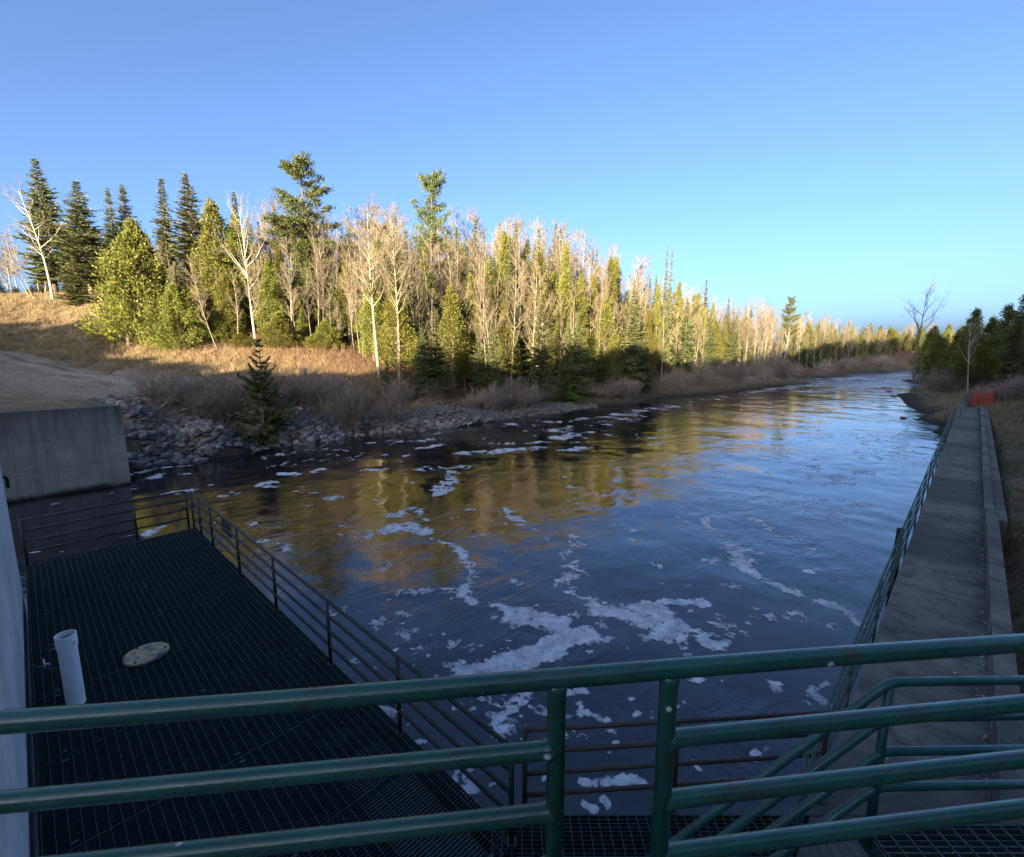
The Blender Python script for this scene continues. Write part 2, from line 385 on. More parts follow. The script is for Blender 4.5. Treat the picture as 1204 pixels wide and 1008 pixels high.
va = n.node('ShaderNodeVertexColor', layer_name='zone'); sp = n.node('ShaderNodeSeparateColor'); n.link(va.outputs['Color'], sp.inputs[0])
n1 = n.noise(P, .7, 6, .7); n2 = n.noise(P, 5, 5, .75); n3 = n.noise(P, 22, 3, .7)
gr = n.ramp(n2, [(.3, (.09, .066, .038)), (.5, (.20, .15, .085)), (.72, (.31, .24, .14))])
gr = n.mix(n.ramp(n1, [(.45, 0.), (.62, .8)]), gr, (.085, .075, .04)); gr = n.mix(n.ramp(n.noise(P, 2.2, 4, .7), [(.52, 0.), (.66, .65)]), gr, (.06, .048, .028))
lt = n.ramp(n2, [(.3, (.05, .03, .018)), (.5, (.14, .09, .052)), (.72, (.23, .155, .095))])
gv = n.ramp(n2, [(.3, (.16, .135, .105)), (.55, (.36, .315, .255)), (.75, (.52, .465, .385))])
gv = n.mix(n.ramp(n3, [(.5, 0.), (.62, .7)]), gv, (.07, .065, .06))
gg = n.ramp(n2, [(.3, (.03, .05, .018)), (.6, (.06, .085, .03)), (.8, (.14, .13, .06))])
c = n.mix(sp.outputs[1], gr, lt); c = n.mix(sp.outputs[0], c, gv); c = n.mix(va.outputs['Alpha'], c, gg); c = n.mix(sp.outputs[2], c, (.035, .03, .022))
me.materials.append(n.fin(c, .95, n.bump(n.math('ADD', n2, n.math('MULTIPLY', n3, .5)), .8, .12), .1))
tag(link('ground', me), 'sloping banks of dead grass, gravel and leaf litter on both sides of the river', 'ground', None, 'structure')

PHI, EL = 20., 9.5
# unseen ridge added behind the viewpoint, crest shaped to cast the shade
SHADE = [(0, 395, 48), (75, 381, 54), (132, 370, 57), (165, 420, 49), (300, 440, 44), (400, 449, 47), (520, 438, 52), (505, 402, 44), (600, 432, 58), (580, 424, 48.5), (640, 414, 52), (700, 434, 72), (760, 428, 78),
         (800, 430, 85), (850, 432, 105), (900, 426, 125), (950, 411, 140), (1000, 402, 165), (1060, 396, 195)]     # where the edge of the shade falls on bank and trees
PR = []
for a_ in SHADE:
    x_, y_, z_ = aty(*a_); d_ = y_+30
    PR.append((x_-d_*math.tan(R(PHI)), z_+d_/math.cos(R(PHI))*math.tan(R(EL))))
PR = sorted(PR); PR = [(-420, PR[0][1]-6), (PR[0][0]-25, PR[0][1]-2)] + PR + [(PR[-1][0]+12, PR[-1][1]-8), (PR[-1][0]+40, 6), (420, 2)]
print('shade_ridge', [(round(a), round(b)) for a, b in PR])
hx = np.arange(-420, 421, 1.5); hy = np.array([-130, -110, -95, -80, -65, -52, -44, -38, -34, -31, -30, -29, -27, -24, -21, -18, -15.])
prof = np.interp(hx, *np.array(PR).T) + (fbm(hx/2.2, hx*0, 31, 3)-.5)*2.6
HX, HY = np.meshgrid(hx, hy)
wgt = np.clip(1-np.abs(HY+30)/np.where(HY > -30, 14., 90.), 0, 1)**.8
HZ = 2 + (prof[None, :]-2)*wgt - (wgt <= 0)*3
ii = np.arange(HX.size).reshape(HX.shape)
hq = np.stack([ii[:-1, :-1], ii[:-1, 1:], ii[1:, 1:], ii[1:, :-1]], -1).reshape(-1, 4)
n = NT('shade_ridge_cover'); n.fin(n.ramp(n.noise(n.pos(), .8, 5, .7), [(.35, (.03, .04, .02)), (.65, (.11, .09, .05))]), .95)
tag(link('shade_ridge', mesh_np('shade_ridge', np.stack([HX, HY, HZ], -1).reshape(-1, 3), hq, n.m, None, True)), 'unseen ridge added behind the viewpoint, shaped to shade the banks and trees', 'shade_ridge', None, 'structure')

# ------------------------------------------------------------------ river
me = bpy.data.meshes.new('river'); me.from_pydata([(-160, -35, 0), (420, -35, 0), (420, 420, 0), (-160, 420, 0)], [], [(0, 1, 2, 3)])
n = NT('river_water'); P = n.pos()
mp = n.node('ShaderNodeMapping'); mp.inputs['Rotation'].default_value = (0, 0, R(-44)); n.link(P, mp.inputs['Vector']); V = mp.outputs['Vector']
calm = n.ramp(n.noise(P, .16, 3, .5), [(.42, .25), (.6, 1.)])
w1 = n.noise(V, .9, 4, .55, stretch=(.7, 1.2, 1), dist=.8); w2 = n.noise(V, 4.5, 3, .6, stretch=(.8, 1.2, 1), dist=.6)
w3 = n.noise(V, .28, 2, .5)
sx = n.node('ShaderNodeSeparateXYZ'); n.link(P, sx.inputs[0])
mr = n.node('ShaderNodeMapRange'); n.link(n.math('ADD', sx.outputs['Y'], n.math('MULTIPLY', n.math('SUBTRACT', w3, .5), 24.)), mr.inputs[0]); mr.inputs[1].default_value = 84; mr.inputs[2].default_value = 104
rap = mr.outputs[0]
h = n.math('ADD', n.math('MULTIPLY', w1, .05), n.math('MULTIPLY', w2, .0075))
h = n.math('MULTIPLY', h, n.math('ADD', calm, n.math('MULTIPLY', rap, 7.)))
h = n.math('ADD', h, n.math('MULTIPLY', w3, .10))
n.p.inputs['IOR'].default_value = 1.6
n.p.inputs['Specular IOR Level'].default_value = .5
me.materials.append(n.fin((.008, .009, .013), .03, n.bump(h, 1., 1.), .5))
tag(link('river', me), 'dark rippled river flowing away from the dam', 'river', None, 'structure')

# foam, floating on the river in lacy sheets and flecks
ST = []   # (pixel polyline, width m, strength, noise scale)
def fs(pts, w, s=1., k=1.): ST.append((np.array([atz(x, y, 0)[:2] for x, y in pts]), w, s, k))
fs([(547, 533), (600, 529), (640, 527)], .75, .95, .9); fs([(560, 525), (600, 522), (640, 520), (690, 521)], .6, .72, .8); fs([(668, 529), (688, 527)], .9, 1.05, .8)
fs([(485, 553), (515, 549), (540, 550)], .7, .95); fs([(527, 556), (524, 570), (519, 580)], .55, 1., 1.4); fs([(470, 606), (480, 598)], .5, 1.0, 1.2); fs([(455, 623), (470, 620), (496, 626)], .5, 1.05, 1.6); fs([(490, 600), (500, 615)], .3, .8, 1.5)
fs([(495, 627), (535, 642), (551, 662), (549, 688), (543, 700)], .24, 1.02, 2.2)
fs([(545, 702), (560, 710), (598, 718), (612, 726)], .2, 1.05, 2); fs([(610, 726), (640, 726), (664, 731)], .36, 1.25, 2); fs([(664, 731), (684, 716), (700, 706)], .2, .8, 2)
fs([(694, 744), (675, 748), (654, 755), (632, 772), (600, 786), (560, 793), (543, 795)], .36, 1.35, 2.2)
fs([(590, 601), (605, 608), (618, 617)], .34, 1., 1.8); fs([(625, 622), (642, 638)], .25, .7, 1.6); fs([(674, 632), (674, 674), (658, 684), (676, 696), (700, 706)], .35, .8, 2.6)
fs([(702, 714), (730, 724), (757, 732)], .42, 1.35, 2.2); fs([(757, 720), (770, 716), (785, 735), (772, 748)], .38, 1.4, 2.2); fs([(745, 711), (775, 707), (824, 711)], .18, 1.2, 2.4)
fs([(795, 734), (815, 742), (826, 748)], .3, 1.0, 2.6); fs([(800, 748), (806, 764)], .22, .95, 2.6); fs([(826, 754), (850, 760)], .2, 1.1, 2.6); fs([(846, 727), (870, 742), (850, 748)], .3, .82, 2.8)
fs([(828, 610), (850, 632), (868, 660)], .42, .9, 2.2); fs([(868, 662), (884, 675)], .3, 1.2, 2); fs([(884, 675), (908, 686), (936, 697)], .24, 1.1, 2)
fs([(880, 612), (907, 626), (932, 634)], .4, .75, 2.); fs([(962, 708), (985, 716), (1000, 728), (1011, 735)], .24, 1.25, 2.2); fs([(1000, 722), (1012, 733)], .2, 1., 2); fs([(890, 725), (925, 722)], .2, .72, 2.4); fs([(925, 722), (975, 739)], .25, .7, 2.4); fs([(1010, 690), (1030, 686)], .2, .7, 2)
fs([(955, 812), (972, 822)], .17, 1.3, 3); fs([(965, 798), (958, 806)], .08, .8, 3); fs([(683, 925), (700, 924), (722, 927)], .14, 1.3, 3.2); fs([(740, 925), (758, 926)], .1, 1.2, 3.2); fs([(684, 954), (692, 956)], .08, 1.2, 3); fs([(704, 945), (714, 953)], .08, 1.2, 3); fs([(850, 920), (862, 918)], .09, 1.2, 3)
fs([(670, 812), (680, 812), (683, 832), (704, 845)], .17, 1.05, 2.6); fs([(618, 812), (600, 830), (578, 850)], .25, .85, 2.8); fs([(560, 820), (590, 845), (600, 870)], .4, .5, 3); fs([(640, 840), (670, 860)], .4, .5, 3)
fs([(536, 905), (546, 925), (535, 938)], .2, 1.0, 2.6); fs([(352, 775), (385, 802)], .25, .9, 2.4); fs([(425, 818), (455, 838)], .25, .95, 2.4)
fs([(400, 720), (470, 748)], .8, .42, 2); fs([(470, 700), (510, 690), (545, 700)], .3, .75, 2); fs([(440, 735), (470, 722), (500, 760)], .4, .5, 2.2); fs([(500, 760), (560, 770)], .6, .5, 2.4)
fs([(180, 562), (190, 558)], .4, 1.0, 1.4); fs([(204, 580), (220, 578)], .42, 1.15, 1.3); fs([(216, 558), (245, 556)], .3, .9, 1.4); fs([(150, 558), (185, 551), (220, 548)], .3, .8, 1.5)
fs([(300, 572), (318, 567)], .35, 1.05, 1.3); fs([(312, 573), (322, 573)], .25, .9, 1.4); fs([(330, 557), (345, 558)], .35, 1.05, 1.2); fs([(365, 556), (380, 552)], .35, .95, 1.3)
fs([(330, 545), (430, 536)], 1.6, .52, 1.0); fs([(300, 540), (350, 532), (440, 524)], 1.2, .46, 1.); fs([(270, 585), (300, 580)], .6, .5, 1.2); fs([(375, 580), (400, 585)], .8, .55, 1.2); fs([(400, 620), (440, 632)], .5, .6, 1.4); fs([(430, 552), (450, 553)], .5, .8, 1.1); fs([(455, 520), (520, 516)], .9, .6, .9); fs([(490, 527), (520, 524)], .6, .8, .9)
fs([(85, 637), (120, 633), (165, 628)], .22, .66, 2.2); fs([(50, 648), (80, 645)], .2, .7, 1.8); fs([(180, 627), (190, 622)], .25, 1.0, 1.6); fs([(60, 595), (150, 578)], .6, .42, 1.5)
fs([(600, 500), (660, 496), (740, 486), (800, 477)], 1.6, .66, .6); fs([(650, 505), (700, 500), (760, 488)], 1.8, .52, .55); fs([(760, 483), (840, 469), (900, 459)], 1.5, .62, .5); fs([(655, 515), (700, 508)], .9, .8, .6); fs([(760, 515), (800, 512)], .9, .6, .7); fs([(780, 520), (760, 522)], .6, .7, .7)
fs([(900, 460), (960, 451), (1010, 444)], 2.2, .7, .35); fs([(1000, 470), (1040, 475), (1075, 490)], 3., .42, .5)
fs([(960, 560), (1020, 540), (1080, 530)], 3.2, .52, .7); fs([(980, 520), (1060, 515)], 2.6, .5, .6); fs([(880, 580), (960, 600), (1020, 590)], 2., .45, .9); fs([(740, 590), (800, 600), (870, 600)], 1.4, .4, 1.1)
fs([(975, 462), (1000, 458), (1030, 452), (1060, 447)], 5., .72, .32); fs([(1000, 446), (1045, 442), (1064, 441)], 7., .75, .28); fs([(1020, 452), (1050, 448), (1066, 452)], 5., .7, .35); fs([(1040, 458), (1060, 466)], 3., .7, .4); fs([(1010, 456), (1040, 462)], 1.4, .7, .4); fs([(1030, 470), (1056, 462)], 2.5, .5, .4)
for k in range(110):   # loose flecks in the near eddies
    x = rng.uniform(400, 980); y = rng.uniform(690, 930); fs([(x, y), (x+rng.uniform(-6, 6), y+rng.uniform(-3, 3))], rng.uniform(.05, .12), rng.uniform(.7, 1.1), 3)
for k in range(170):
    x = rng.uniform(240, 1000); y = 505+185*rng.uniform(0, 1)**1.5; fs([(x, y), (x+rng.uniform(-8, 8), y+rng.uniform(-2, 2))], rng.uniform(.12, .25), rng.uniform(.6, 1.0), 2)
def foam_zone(x0, x1, y0, y1, res, V, FC):
    xs = np.arange(x0, x1+res, res); ys = np.arange(y0, y1+res*.5, res)
    X, Y = np.meshgrid(xs, ys); wx = X+.35*(fbm(X*.8, Y*.8, 41)-.5)*2; wy = Y+.35*(fbm(X*.8, Y*.8, 47)-.5)*2
    f = np.full(X.shape, -1.)
    for pts, w, s, k in ST:
        m = w*2.2+.8
        lo = pts.min(0)-m; hi = pts.max(0)+m
        i0, i1 = np.searchsorted(xs, [lo[0], hi[0]]); j0, j1 = np.searchsorted(ys, [lo[1], hi[1]])
        if i1 <= i0 or j1 <= j0: continue
        sl = (slice(j0, j1), slice(i0, i1))
        d = segdist(wx[sl], wy[sl], pts)/w
        nz = fbm(X[sl]*k*1.3, Y[sl]*k*1.3, 51, 5); nz2 = fbm(X[sl]*k*4., Y[sl]*k*4., 61, 3)
        rg = 1-np.abs(fbm(X[sl]*k*2.1, Y[sl]*k*2.1, 67, 4)-.5)*5.
        v = s*np.exp(-(d*.9)**2) - .62 + (nz-.5)*1.35 + (rg-.55)*.42*np.clip(1.7-.75*s, .3, 1.2) - np.clip((nz2-.57)*2.4, 0, .5)*np.clip(1.5-.55*s, .4, 1.2)
        v = np.where(d > 2.2, -1, v)
        f[sl] = np.maximum(f[sl], v)
    a, b, c, d = f[:-1, :-1], f[:-1, 1:], f[1:, 1:], f[1:, :-1]
    for j, i in np.argwhere((a > 0) | (b > 0) | (c > 0) | (d > 0)):
        cs = [(xs[i], ys[j], a[j, i]), (xs[i+1], ys[j], b[j, i]), (xs[i+1], ys[j+1], c[j, i]), (xs[i], ys[j+1], d[j, i])]
        poly = []
        for q in range(4):
            p, r = cs[q], cs[(q+1) % 4]
            if p[2] > 0: poly.append((p[0], p[1], p[2]))
            if (p[2] > 0) != (r[2] > 0):
                t = p[2]/(p[2]-r[2]); poly.append((p[0]+t*(r[0]-p[0]), p[1]+t*(r[1]-p[1]), 0.))
        if len(poly) > 2:
            k0 = len(V); V += [(x, y, .006) for x, y, _f in poly]; FV.extend(_f for x, y, _f in poly); FC.append(list(range(k0, k0+len(poly))))
V = []; FC = []; FV = []
foam_zone(-9, 15, 3.2, 14, .045, V, FC); foam_zone(-27, 44, 14, 44, .11, V, FC); foam_zone(-8, 140, 44, 165, .4, V, FC)
V = [v for v in V]
me = bpy.data.meshes.new('foam'); me.from_pydata(V, [], FC)
fa_ = me.attributes.new('depth', 'FLOAT', 'POINT'); fa_.data.foreach_set('value', np.array(FV, dtype=np.float32))
n = NT('foam_froth'); P = n.pos()
c = n.ramp(n.noise(P, 3, 5, .75), [(.35, (.34, .35, .36)), (.65, (.78, .79, .80))])
vo = n.node('ShaderNodeTexVoronoi'); n.link(P, vo.inputs['Vector']); vo.inputs['Scale'].default_value = 22
c = n.mix(n.math('MULTIPLY', n.ramp(vo.outputs['Distance'], [(.1, 1.), (.3, 0.)]), .45), c, (.14, .15, .17))
n.fin(c, .6, n.bump(n.noise(P, 30, 3), .5, .01), .3)
at_ = n.node('ShaderNodeAttribute', attribute_name='depth')
al = n.math('ADD', n.math('MULTIPLY', at_.outputs['Fac'], 1.5), n.math('MULTIPLY', n.math('SUBTRACT', n.noise(P, 8, 6, .8), .5), 2.0))
al = n.ramp(n.math('ADD', al, .2), [(.05, 0.), (.62, .92)])
tr = n.node('ShaderNodeBsdfTransparent'); mx = n.node('ShaderNodeMixShader'); n.link(al, mx.inputs[0]); n.link(tr.outputs[0], mx.inputs[1]); n.link(n.p.outputs[0], mx.inputs[2]); n.link(mx.outputs[0], n.out.inputs['Surface'])
me.materials.append(n.m)
tag(link('foam', me), 'lacy white foam drifting on the dark river', 'foam', None, 'stuff')

# ------------------------------------------------------------------ concrete works
DA0, DA1, DB0, DB1, DZ = -.4, 2.9, 2.7, 15.0, 1.4
def single(name, mb, mats, label, cat, group=None, kind=None): return tag(mb.build(name, mats), label, cat, group, kind)
m = MB(); m.boxab(-12, 3.1, 28.3, 28.85, -3, 3.75)
wing = single('concrete_wing_wall', m, M['conc_wall'], 'stained concrete wing wall standing in the pool on the left, dark at its top edge', 'wall')
m = MB(); m.boxab(-1.05, -.47, 1.2, 13.5, -3, 4.03)
single('concrete_pier_wall', m, M['conc_pier'], 'pale concrete pier wall along the left side of the grating deck', 'wall')
m = MB()
m.tube(fillet([W(-.9, 13.5, 3.75), W(-.9, 13.62, 3.75), W(-.72, 13.62, 3.75), W(-.42, 13.62, 3.75), W(-.42, 13.62, 3.52)], .06), .03, 10)
single('bent_pipe', m, M['dark'], 'short dark pipe bent down over the end of the pale pier wall', 'pipe')
# walkway: slab panels with joints are one slab; retaining face below
m = MB(); a = 4.6
joints = [4.6, 8.2, 12.4, 17.3, 23, 29, 36, 43, 49.5, 57.5]
for j0, j1 in zip(joints[:-1], joints[1:]): m.boxab(j0+.006, j1-.006, -.64, .72, 1.15, 1.4)
m.boxab(4.6, 57.5, -.62, .66, -2.4, 1.146)
tag(m.build('walkway', M['conc']), 'long concrete walkway above the right bank of the river', 'walkway', None, 'structure')
m = MB(); m.boxab(4.4, 18.6, -.88, -.645, -.5, 1.85)
single('parapet_wall', m, M['conc'], 'low concrete parapet wall along the near half of the walkway', 'wall')
m = MB(); m.boxab(18.604, 57.3, -.84, -.645, -.5, 1.68); m.boxab(18.604, 57.3, -1.12, -.843, -.5, 1.55)
single('concrete_curb', m, M['conc'], 'low concrete curb with a flat ledge along the far half of the walkway', 'curb')
nl = 520; la = rng.uniform(5, 50, nl); lb = -.63+np.abs(rng.normal(0, .07, nl)); lb[::9] = rng.uniform(-.55, .6, len(lb[::9])); VL = []; FL = []
for q in range(nl):
    t = rng.uniform(0, 6.28); r_ = rng.uniform(.015, .04); k0 = len(VL)
    for g in range(5): VL.append(W(la[q]+r_*math.cos(t+g*1.257)*rng.uniform(.6, 1.2), lb[q]+r_*math.sin(t+g*1.257)*.7, 1.404+rng.uniform(0, .012)))
    FL.append(list(range(k0, k0+5)))
me = bpy.data.meshes.new('leaf_litter'); me.from_pydata(VL, [], FL); n_ = NT('dry_leaves'); g_ = n_.node('ShaderNodeNewGeometry'); me.materials.append(n_.fin(n_.ramp(g_.outputs['Random Per Island'], [(.2, (.10, .07, .04)), (.6, (.30, .24, .16)), (.9, (.55, .52, .46))]), .8))
tag(link('leaf_litter', me), 'dry leaves and grit lying along the foot of the walkway wall', 'leaves', None, 'stuff')
# steel deck
def grating(b0, b1, a0=DA0, a1=DA1, z=DZ, pitch=.042, rod=.1):
    m = MB(); k = b0+.012
    while k < b1-.01: m.boxab(a0, a1, k, k+.006, z-.032, z); k += pitch
    k = a0+.02
    while k < a1: m.boxab(k-.003, k+.003, b0+.004, b1-.004, z-.012, z+.003, 1); k += rod
    for ca in (a0+.25, (a0+a1)/2+.06, a1-.28):
        for cb in (b0+.07, b1-.09): m.boxab(ca-.03, ca+.03, cb-.018, cb+.018, z+.0035, z+.012, 1)
    m.boxab(a0-.006, a0-.0005, b0, b1, z-.034, z+.003); m.boxab(a1+.0005, a1+.006, b0, b1, z-.034, z+.003)
    m.boxab(a0, a1, b0, b0+.006, z-.034, z+.003); m.boxab(a0, a1, b1-.006, b1, z-.034, z+.003)
    return m
deck = empty('grating_deck', W(1.2, 9, DZ), 'dark steel grating deck with long parallel bars at the lower left, beside the river', 'deck')
nb = 8; bs = np.linspace(DB0+.05, DB1, nb+1)
for i in range(nb):
    zz = DZ + (.0, .006, -.004, .008, 0, .005, -.003, .004)[i]
    grating(bs[i]+.006, bs[i+1]-.006, z=zz).build('grating_panel', [M['grate'], M['rod']], deck)
m = MB()
for a_ in (DA0+.1, .85, 2.0, DA1-.06): m.boxab(a_-.06, a_+.06, DB0+.05, DB1, DZ-.3, DZ-.045)
for b_ in np.linspace(DB0+.3, DB1-.1, 6): m.boxab(DA0+.02, DA1-.02, b_-.05, b_+.05, DZ-.45, DZ-.302)
for a_ in (.85, 2.0):
    for b_ in (5., 9.8, 14.5): m.boxab(a_-.12, a_+.12, b_-.12, b_+.12, -2.5, DZ-.452)
m.build('frame', M['dark'], deck)
# cross grating at the foot of the stairs, between the deck and the walkway
m = MB(); k = -.6
x0, x1 = -.2, 6.2
y_edge = lambda x: 4.28 + .012*x
for yy in np.arange(1.2, 4.25, .042): m.box(x0, 5.6, yy, yy+.006, DZ-.034, DZ-.002)
for xx in np.arange(x0, 5.6, .1): m.box(xx-.004, xx+.004, 1.2, 4.26, DZ-.012, DZ+.003, 1)
m.box(x0, 5.6, 4.262, 4.275, DZ-.09, DZ+.006)
xg = empty('cross_grating', (2.6, 2.8, DZ), 'dark steel grating between the left deck and the concrete walkway', 'grating')
m.build('grating_panel', [M['grate'], M['rod']], xg)
m = MB()
for yy in (1.5, 2.8, 4.15): m.box(-.1, 5.2, yy-.05, yy+.05, DZ-.3, DZ-.04)
for xx in (.3, 3.9):
    for yy in (1.5, 4.15): m.box(xx-.1, xx+.1, yy-.1, yy+.1, -2.5, DZ-.302)
m.build('frame', M['dark'], xg)

# ------------------------------------------------------------------ railings
def railing(name, line, posts, heights, r, rp, mat, label, group=None, matp=None, drop=0):
    """line: corner points at floor level (x,y,z); posts: positions; heights: rails above floor, top first"""
    root = empty(name, posts[0], label, 'railing', group)
    for i, h in enumerate(heights):
        pts = [Vector(p)+Vector((0, 0, h)) for p in line]
        mb = MB(); mb.tube(fillet(pts, .1) if len(pts) > 2 else pts, r, 12); mb.build('rail', mat, root)
    for p in posts:
        mb = MB(); p = Vector(p); mb.tube([p-Vector((0, 0, drop)), p+Vector((0, 0, heights[0]-.004))], rp, 10); drop or mb.box(p.x-.05, p.x+.05, p.y-.05, p.y+.05, p.z, p.z+.012)
        mb.build('post', matp or mat, root)
    return root
RH = [1.07, .82, .57, .32]
ae = DA1-.04
railing('deck_railing', [W(ae, 2.78, DZ), W(ae, 14.92, DZ)], [W(ae, b, DZ) for b in (2.78, 4.76, 6.7, 8.94, 11.05, 13.1, 14.2, 14.92)], RH, .025, .027, M['green_old'], 'weathered green pipe railing running along the river side of the left deck', None, M['green_old'])
be = DB1-.06
root = railing('deck_end_railing', [W(ae-.12, be, DZ+.02), W(DA0+.03, be, DZ+.02)], [W(a_, be, DZ) for a_ in (ae-.12, 1.62, DA0+.03)], RH, .025, .027, M['green_old'], 'weathered green pipe railing across the far end of the left deck')
railing('cross_railing', [(.13, 4.2, DZ), (3.32, 4.44, DZ)], [(.13, 4.2, DZ), (1.7, 4.317, DZ), (3.32, 4.44, DZ)], RH, .024, .026, M['rusty'], 'rusty pipe railing along the cross grating, behind the green guardrail', None, M['rusty'])
bw = .75
railing('walkway_railing', [W(4.72, bw-.02, 1.4), W(44.5, bw, 1.4), W(57.2, -.1, 1.75)], [W(a_, bw-.012, 1.4) for a_ in np.arange(4.72, 44, 2.45)] + [W(44.5, bw, 1.4), W(48.5, .42, 1.5), W(52.8, .2, 1.6), W(57.0, -.08, 1.72)], RH, .017, .021, M['green_walk'], 'long faded green pipe railing on the river side of the concrete walkway', None, M['green_walk'], .22)
# near guardrail, two abutting frames
A0, B0 = Vector((-.97, .80, 0)), Vector((1.23, 1.05, 0)); gd = (B0-A0).normalized()
def gp(x, z): t = (x-A0.x)/gd.x; q = A0+gd*t; return Vector((q.x, q.y, z))
g = empty('guardrail', gp(.2, 4.45), 'thick dark green pipe guardrail crossing the foreground', 'guardrail')
mb = MB(); mb.tube([gp(x, 5.507+.003*math.sin(x*3)) for x in np.linspace(-3.2, 3.4, 23)], .0212, 20); mb.build('top_rail', M['green'], g)
for z in (5.335, 5.174, 5.025):
    mb = MB(); mb.tube([gp(-3.2, z+.004), gp(-1.5, z-.002), gp(.066, z), gp(.073, z), gp(.080, z), gp(.095, z)], [.0198, .0198, .0198, .0212, .0228, .0228], 18); mb.build('middle_rail', M['green'], g)
    mb = MB(); mb.tube([gp(.35, z), gp(.366, z), gp(.373, z), gp(.380, z), gp(.98, z+.004), gp(1.5, z+.006), gp(3.4, z+.004)], [.0228, .0228, .0212, .0198, .0198, .0198, .0198], 18); mb.build('middle_rail', M['green'], g)
for x in (.097, .348, -2.2, 2.7):
    mb = MB(); mb.tube([gp(x, 4.47), gp(x, 5.474), gp(x, 5.483), gp(x, 5.50)], [.0205, .0205, .0225, .0235], 18); mb.tube([gp(x, 4.452), gp(x, 4.47)], .07, 14); mb.build('post', M['green'], g)
# stairs with their blue-green rail
s = empty('stair_railing', (2.03, 2.3, 3.4), 'blue green pipe handrail of the stairs, behind the guardrail on the right', 'railing')
for k, z in enumerate((4.45, 4.235, 4.025, 3.80)):
    end = 2.03-(z-1.55+.25-.2*(3-k)*.2)/.88*.93
    mb = MB(); mb.tube(fillet([(3.9, 2.34, z), (2.03, 2.3, z), (max(end, -.35), 2.27, z-(2.03-max(end, -.35))*.9)], .07), .0235, 14); mb.build('rail', M['blue_green'], s)
for (x, y, z0, z1) in ((2.03, 2.3, 3.41, 4.44), (3.7, 2.335, 3.41, 4.44), (1.0, 2.285, 2.30, 3.50), (-.1, 2.272, 1.41, 2.52)):
    mb = MB(); mb.tube([(x, y, z0), (x, y, z1)], .0235, 14); mb.build('post', M['blue_green'], s)
m = MB()
for yy in np.arange(1.25, 2.42, .035): m.box(2.1, 4.3, yy, yy+.005, 3.37, 3.4)
for xx in np.arange(2.12, 4.3, .1): m.box(xx-.004, xx+.004, 1.25, 2.42, 3.388, 3.403, 1)
m.box(2.09, 2.1, 1.25, 2.43, 3.28, 3.405); m.box(2.1, 4.3, 2.422, 2.434, 3.28, 3.405)
single('stair_landing', m, [M['grate'], M['rod']], 'dark steel grating landing at the top of the stairs', 'grating')
st_ = empty('steel_stairs', (1.0, 1.8, 1.4), 'steel stairs going down from the landing to the cross grating', 'stairs')
for yy in (1.28, 2.2):
    mb = MB(); mb.bar((2.08, yy, 3.27), (-.05, yy, 1.46), .02, .2); mb.build('stringer', M['blue_green'], st_)
for k in range(9):
    z = 3.2-k*.2; x = 1.97-k*.235
    mb = MB()
    for j in range(6): mb.box(x-.12+j*.045, x-.115+j*.045, 1.295, 2.185, z-.03, z)
    mb.box(x-.13, x+.13, 1.293, 1.299, z-.035, z+.002); mb.box(x-.13, x+.13, 2.181, 2.187, z-.035, z+.002)
    mb.build('tread', M['grate'], st_)
m = MB(); m.box(-3.4, 3.6, -1.6, .72, 4.2, 4.45)
single('viewing_platform', m, M['conc'], 'concrete platform the guardrail stands on, at the edge of the dam', 'platform')
m = MB(); m.box(-3.4, 5, -1.9, -1.62, -2.5, 5.2); m.box(-3.2, 3.4, -1.6, -.9, -2.5, 4.196)
single('dam_wall', m, M['conc_pier'], 'concrete wall of the dam behind the viewing platform', 'wall')

# ------------------------------------------------------------------ things on the deck
p = atz(90, 828, DZ); top = atz(76, 737, DZ+.86)
pv = empty('standpipe', (p[0], p[1], DZ), 'white plastic standpipe with an open collar standing upright on the left deck', 'pipe')
def ring(mb, x, y, z0, z1, r0, r1, n=24):
    prof = [(r1, z0), (r1, z1), (r0, z1), (r0, z0)]
    b = len(mb.v)
    for rr, zz in prof:
        for k in range(n): mb.v.append((x+rr*math.cos(2*math.pi*k/n), y+rr*math.sin(2*math.pi*k/n), zz))
    for q in range(4):
        for k in range(n):
            a = b+q*n+k; c = b+q*n+(k+1) % n; d = b+((q+1) % 4)*n+(k+1) % n; e = b+((q+1) % 4)*n+k
            mb.f.append([a, c, d, e]); mb.m.append(0); mb.sm.append(False)
mb = MB(); ring(mb, p[0], p[1], DZ+.006, DZ+.98, .092, .102); mb.build('pipe', M['pvc'], pv)
mb = MB(); ring(mb, p[0], p[1], DZ+.88, DZ+1.05, .1025, .114); mb.build('collar', M['pvc'], pv)
mb = MB(); mb.tube([(p[0], p[1], DZ+.97), (p[0], p[1], DZ+.985)], .091, 20); mb.build('plug', M['dark'], pv)
mb = MB(); mb.box(p[0]+.108, p[0]+.14, p[1]-.02, p[1]+.02, DZ+.92, DZ+.97); mb.build('lug', M['pvc'], pv)
q0 = atz(35, 783, DZ+.35); q1 = Vector((p[0]-.11, p[1]+.02, DZ+.5))
vr = empty('valve_rod', tuple(q0), 'thin dark rod with a small upright handle reaching from the pier wall to the standpipe', 'rod')
mb = MB(); mb.tube([tuple(q0), q1], .011, 8); mb.build('rod', M['rusty'], vr)
qm = Vector(q0)*.55+q1*.45
mb = MB(); mb.tube([qm, qm+Vector((0, 0, .13))], .009, 8); mb.tube([qm+Vector((0, 0, .06)), qm+Vector((.07, 0, .06))], .008, 8); mb.build('handle', M['pvc'], vr)
p = atz(172, 769, DZ+.03)
cv = empty('round_cover', (p[0], p[1], DZ+.01), 'round yellowed cover plate lying on the dark grating deck', 'cover')
